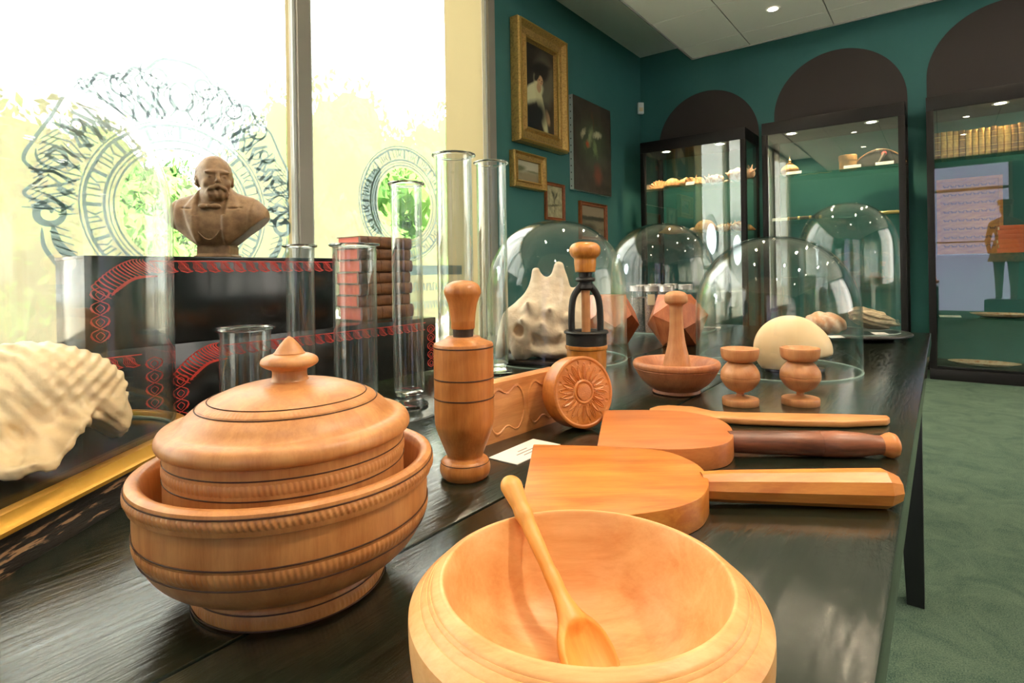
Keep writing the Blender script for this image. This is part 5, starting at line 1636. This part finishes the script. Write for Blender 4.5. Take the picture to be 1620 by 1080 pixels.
# big fluted shell in the left dome
c0 = place(-.655, .765)
def bigf(X, Y, Z):
    # x to the picture's right, y away, z up. Spire/ribbed back at upper right, flaring ruffled lip to lower left
    u = (X + .13) / .26
    r1 = ell(X, Y, Z, (.010, .01, .098), (.105, .075, .066), Matrix.Rotation(.10, 3, 'Y'))
    a = np.arctan2(Z - .07, Y)
    r1 = r1 + .0016 * np.cos((Z - .9 * X) * 330) * np.clip((X + .02) * 12, 0, 1)
    r2 = ell(X, Y, Z, (-.085, -.015, .080), (.105, .085, .072), Matrix.Rotation(.35, 3, 'Y'))
    d = su(r1, r2, .03)
    # sweeping flared sheet towards the viewer and down
    sheet = np.abs(Z - (.052 + .30 * (Y + .075) + .12 * X + .006 * np.sin(X * 60 + Y * 20) + .004 * np.sin(X * 130))) - .006
    foot = ((X + .055) / .125) ** 2 + ((Y + .075) / (.085 + .006 * np.sin(X * 70))) ** 2 - 1
    sh_ = np.maximum(sheet, foot * .05)
    d = su(d, sh_, .022)
    # knobs along the upper-left margin
    for k in range(7):
        x = -.04 - .022 * k
        d = su(d, ell(X, Y, Z, (x, .03, .142 - .0028 * k * k), (.016, .028, .020)), .010)
    d = su(d, ell(X, Y, Z, (.092, -.005, .060), (.026, .045, .042), Matrix.Rotation(-.4, 3, 'Y')), .010)
    d = ss(d, ell(X, Y, Z, (.066, -.062, .030), (.050, .040, .028)), .012)
    fl = .0014 * np.sin((Z + .55 * X) * 170 + 8 * np.sin(X * 25 + Y * 20)) + .0007 * np.sin((Z + .7 * X - .3 * Y) * 360 + 4 * np.sin(X * 60)) + .0028 * vnoise(X, Y, Z, 70, 9)
    fr = .0022 * np.sin((Y * .9 + Z * .4) * 210 + 5 * np.sin(X * 40)) * np.clip(.03 - X, 0, .06) / .06
    return np.maximum(d + fl * .9 + fr, -Z)
bs = link('giant_shell', sdf_mesh('bigshell', bigf, (-.22, -.18, -.005), (.14, .12, .20), .0032), M['shell'], None, (c0.x, c0.y, TZ + .0495), (0, 0, CAMROT + math.radians(38)))
bs.scale = (.96, .96, 1.0)
tag(bs, 'big cream fluted sea shell with ruffled lip inside the left dome', 'shell')

# smooth cream shell
c0 = place(.800, 1.64)
def hatsf(X, Y, Z):
    d = ell(X, Y, Z, (0, 0, .058), (.106, .050, .094), Matrix.Rotation(.10, 3, 'Y'))
    d = su(d, ell(X, Y, Z, (.050, .0, .050), (.055, .05, .050)), .03)
    d = ss(d, ell(X, Y, Z, (.055, -.03, -.008), (.075, .075, .040), Matrix.Rotation(-.25, 3, 'Y')), .012)
    return np.maximum(d, -Z + .001)
hs_ = link('smooth_shell', sdf_mesh('hatshell', hatsf, (-.13, -.09, -.005), (.13, .09, .20), .0032), M['hat_shell'], None, (c0.x, c0.y, TZ + .010), (0, 0, CAMROT))
tag(hs_, 'smooth rounded cream shell under the wide dome', 'shell')
t = thing('shell_stand', (c0.x, c0.y, TZ), 'low dark stand beneath the smooth cream shell', 'stand', CAMROT)
MB().prism([(.085 * math.cos(a) + .01, .045 * math.sin(a)) for a in [2 * math.pi * k / 40 for k in range(40)]], .001, .010).build('stand', M['plate'], t, bevel=.002)

# crab-like pink shell and oyster under the tall dome
def pinkf(X, Y, Z):
    d = ell(X, Y, Z, (0, 0, .045), (.088, .06, .046))
    d = su(d, ell(X, Y, Z, (-.03, 0, .05), (.05, .045, .044)), .02)
    return np.maximum(d + .004 * vnoise(X, Y, Z, 90, 4) + .0025 * np.sin(X * 120 + Z * 90), -Z)
def oystf(X, Y, Z):
    d = ell(X, Y, Z, (-.01, 0, .055), (.088, .052, .040), Matrix.Rotation(.28, 3, 'Y'))
    d = su(d, cap(X, Y, Z, (.04, -.01, .05), (.105, -.02, .030), .030, .006), .02)
    d = ss(d, ell(X, Y, Z, (.02, -.06, .015), (.06, .04, .022)), .01)
    d = su(d, ell(X, Y, Z, (-.055, 0, .075), (.032, .035, .030)), .02)
    return np.maximum(d + .004 * np.sin(Z * 260 + X * 70 + 3 * np.sin(Y * 60)) + .003 * vnoise(X, Y, Z, 120, 6), -Z)
q1 = at_depth(1306, 500, 2.32); q2 = at_depth(1379, 500, 2.40)
o = link('pink_shell', sdf_mesh('pink', pinkf, (-.11, -.08, -.01), (.11, .08, .11), .004), M['rock_pink'], None, (q1.x, q1.y, TZ + .026), (0, 0, CAMROT)); o.scale = (.92, .92, .95)
tag(o, 'rounded pink and white encrusted shell on the black plate', 'shell')
o = link('oyster_shell', sdf_mesh('oyst', oystf, (-.13, -.08, -.01), (.13, .08, .12), .004), M['rock_grey'], None, (q2.x, q2.y, TZ + .026), (0, 0, CAMROT)); o.scale = (.92, .92, .95)
tag(o, 'pointed layered grey-white oyster shell on the black plate', 'shell')
for (px, d_, lab) in ((1322, 2.225, 'white card before the pink shell on the black plate'), (1392, 2.31, 'white card before the oyster shell on the black plate')):
    p = at_depth(px, 515, d_); card('label_card', p.x, p.y, TZ + .0262, .055, .035, CAMROT, lab, .15, 0 + 1)

# jars under the far dome
jar_b = MB().lathe([(0, .002), (.034, .002), (.036, .006), (.036, .185), (.031, .195), (.031, .200)], 28).mesh('jar_glass', smooth=True, angle=50)
jar_l = MB().lathe([(0, .224), (.034, .224), (.0355, .222), (.0355, .216), (.0345, .215), (.0355, .213), (.0355, .207), (.0345, .206), (.0355, .204), (.0355, .198), (0, .198)], 28).mesh('jar_lid', smooth=True, angle=35)
fills = {}
for k, (px, d_, fill, mt, lab) in enumerate([
    (1008.5, 2.76, .165, 'grain_dark', 'jar of dark seeds at the window end of the jars under the far dome'),
    (1032, 2.70, .165, 'grain_brown', 'jar of brown grains with a paper label, second in the front row'),
    (1055, 2.66, .165, 'grain_brown', 'front row jar directly behind the pestle knob'),
    (1018, 2.92, .16, 'grain_brown', 'back row jar between the seed jar and the brown grain jar'),
    (1036, 3.05, .16, 'grain_dark', 'rearmost jar seen above the labelled jar'),
    (1062, 3.06, .16, 'grain_brown', 'rearmost jar right of the pestle knob'),
    (1085, 2.86, .165, 'grain_dark', 'jar at the cabinet side of the jar group'),
    (1051, 2.86, .16, 'grain_dark', 'middle jar of the cluster, ringed by the others')]):
    p = at_depth(px, 500, d_)
    t = thing('storage_jar', (p.x, p.y, TZ), lab, 'jar', CAMROT, group='small glass jars with grey lids under the far dome')
    link('glass', jar_b, M['jar'], t); link('lid', jar_l, M['lid_metal'], t)
    if mt + str(fill) not in fills:
        fills[mt + str(fill)] = MB().lathe([(0, .004), (.033, .004), (.0335, fill), (0, fill + .004)], 24).mesh('grains', smooth=True)
    o = link('contents', fills[mt + str(fill)], M[mt], t); o['kind'] = 'stuff'
    if k in (1, 2):
        MB().box(-.030, .004, -.0375, -.0365, .135, .185).build('paper_label', M['paper'], t)

# ================================================================= BEHIND THE VIEWER (seen mirrored in the cabinet glass)
def manf(X, Y, Z):
    d = cap(X, Y, Z, (0, 0, .95), (0, -.02, 1.42), .15, .17)
    d = su(d, cap(X, Y, Z, (-.17, 0, 1.45), (.17, 0, 1.45), .075, .075), .06)
    d = su(d, cap(X, Y, Z, (0, 0, 1.5), (0, .02, 1.62), .055, .05), .03)
    d = su(d, ell(X, Y, Z, (0, .02, 1.72), (.085, .10, .13)), .02)
    for s in (-1, 1):
        d = su(d, cap(X, Y, Z, (s * .10, 0, .92), (s * .11, .02, .10), .10, .05), .03)
        d = su(d, cap(X, Y, Z, (s * .11, .02, .05), (s * .12, .14, .035), .05, .035), .03)
        d = su(d, cap(X, Y, Z, (s * .21, 0, 1.42), (s * .27, .02, 1.12), .055, .045), .03)
        d = su(d, cap(X, Y, Z, (s * .27, .02, 1.12), (s * .23, .12, .90), .045, .032), .02)
    return np.maximum(d, -Z)
t = thing('costumed_mannequin', (.98, -1.3, .38), 'mannequin in peaked cap and belted tunic mirrored in the book cabinet glass', 'mannequin', math.radians(10))
link('body', sdf_mesh('mannequin', manf, (-.36, -.22, -.02), (.36, .24, 1.9), .022), M['cloth'], t)
lathe_part('cap', smooth_prof([(.10, 1.80), (.11, 1.83), (.125, 1.87), (.11, 1.90), (0, 1.91)]), M['leather'], t, 32)
MB().prism([(.13 * math.cos(a), .06 + .11 * math.sin(a)) for a in [math.pi * k / 14 for k in range(15)]], 1.79, 1.80).build('cap_peak', M['leather'], t)
lathe_part('tunic_skirt', [(.17, 1.12), (.20, 1.0), (.27, .72), (.275, .72), (.205, 1.0), (.175, 1.13)], M['box_tan'], t, 40)
MB().box(-.3, .3, -.28, .28, -.38, -.005).build('pedestal', M['cab'], t, bevel=.01)
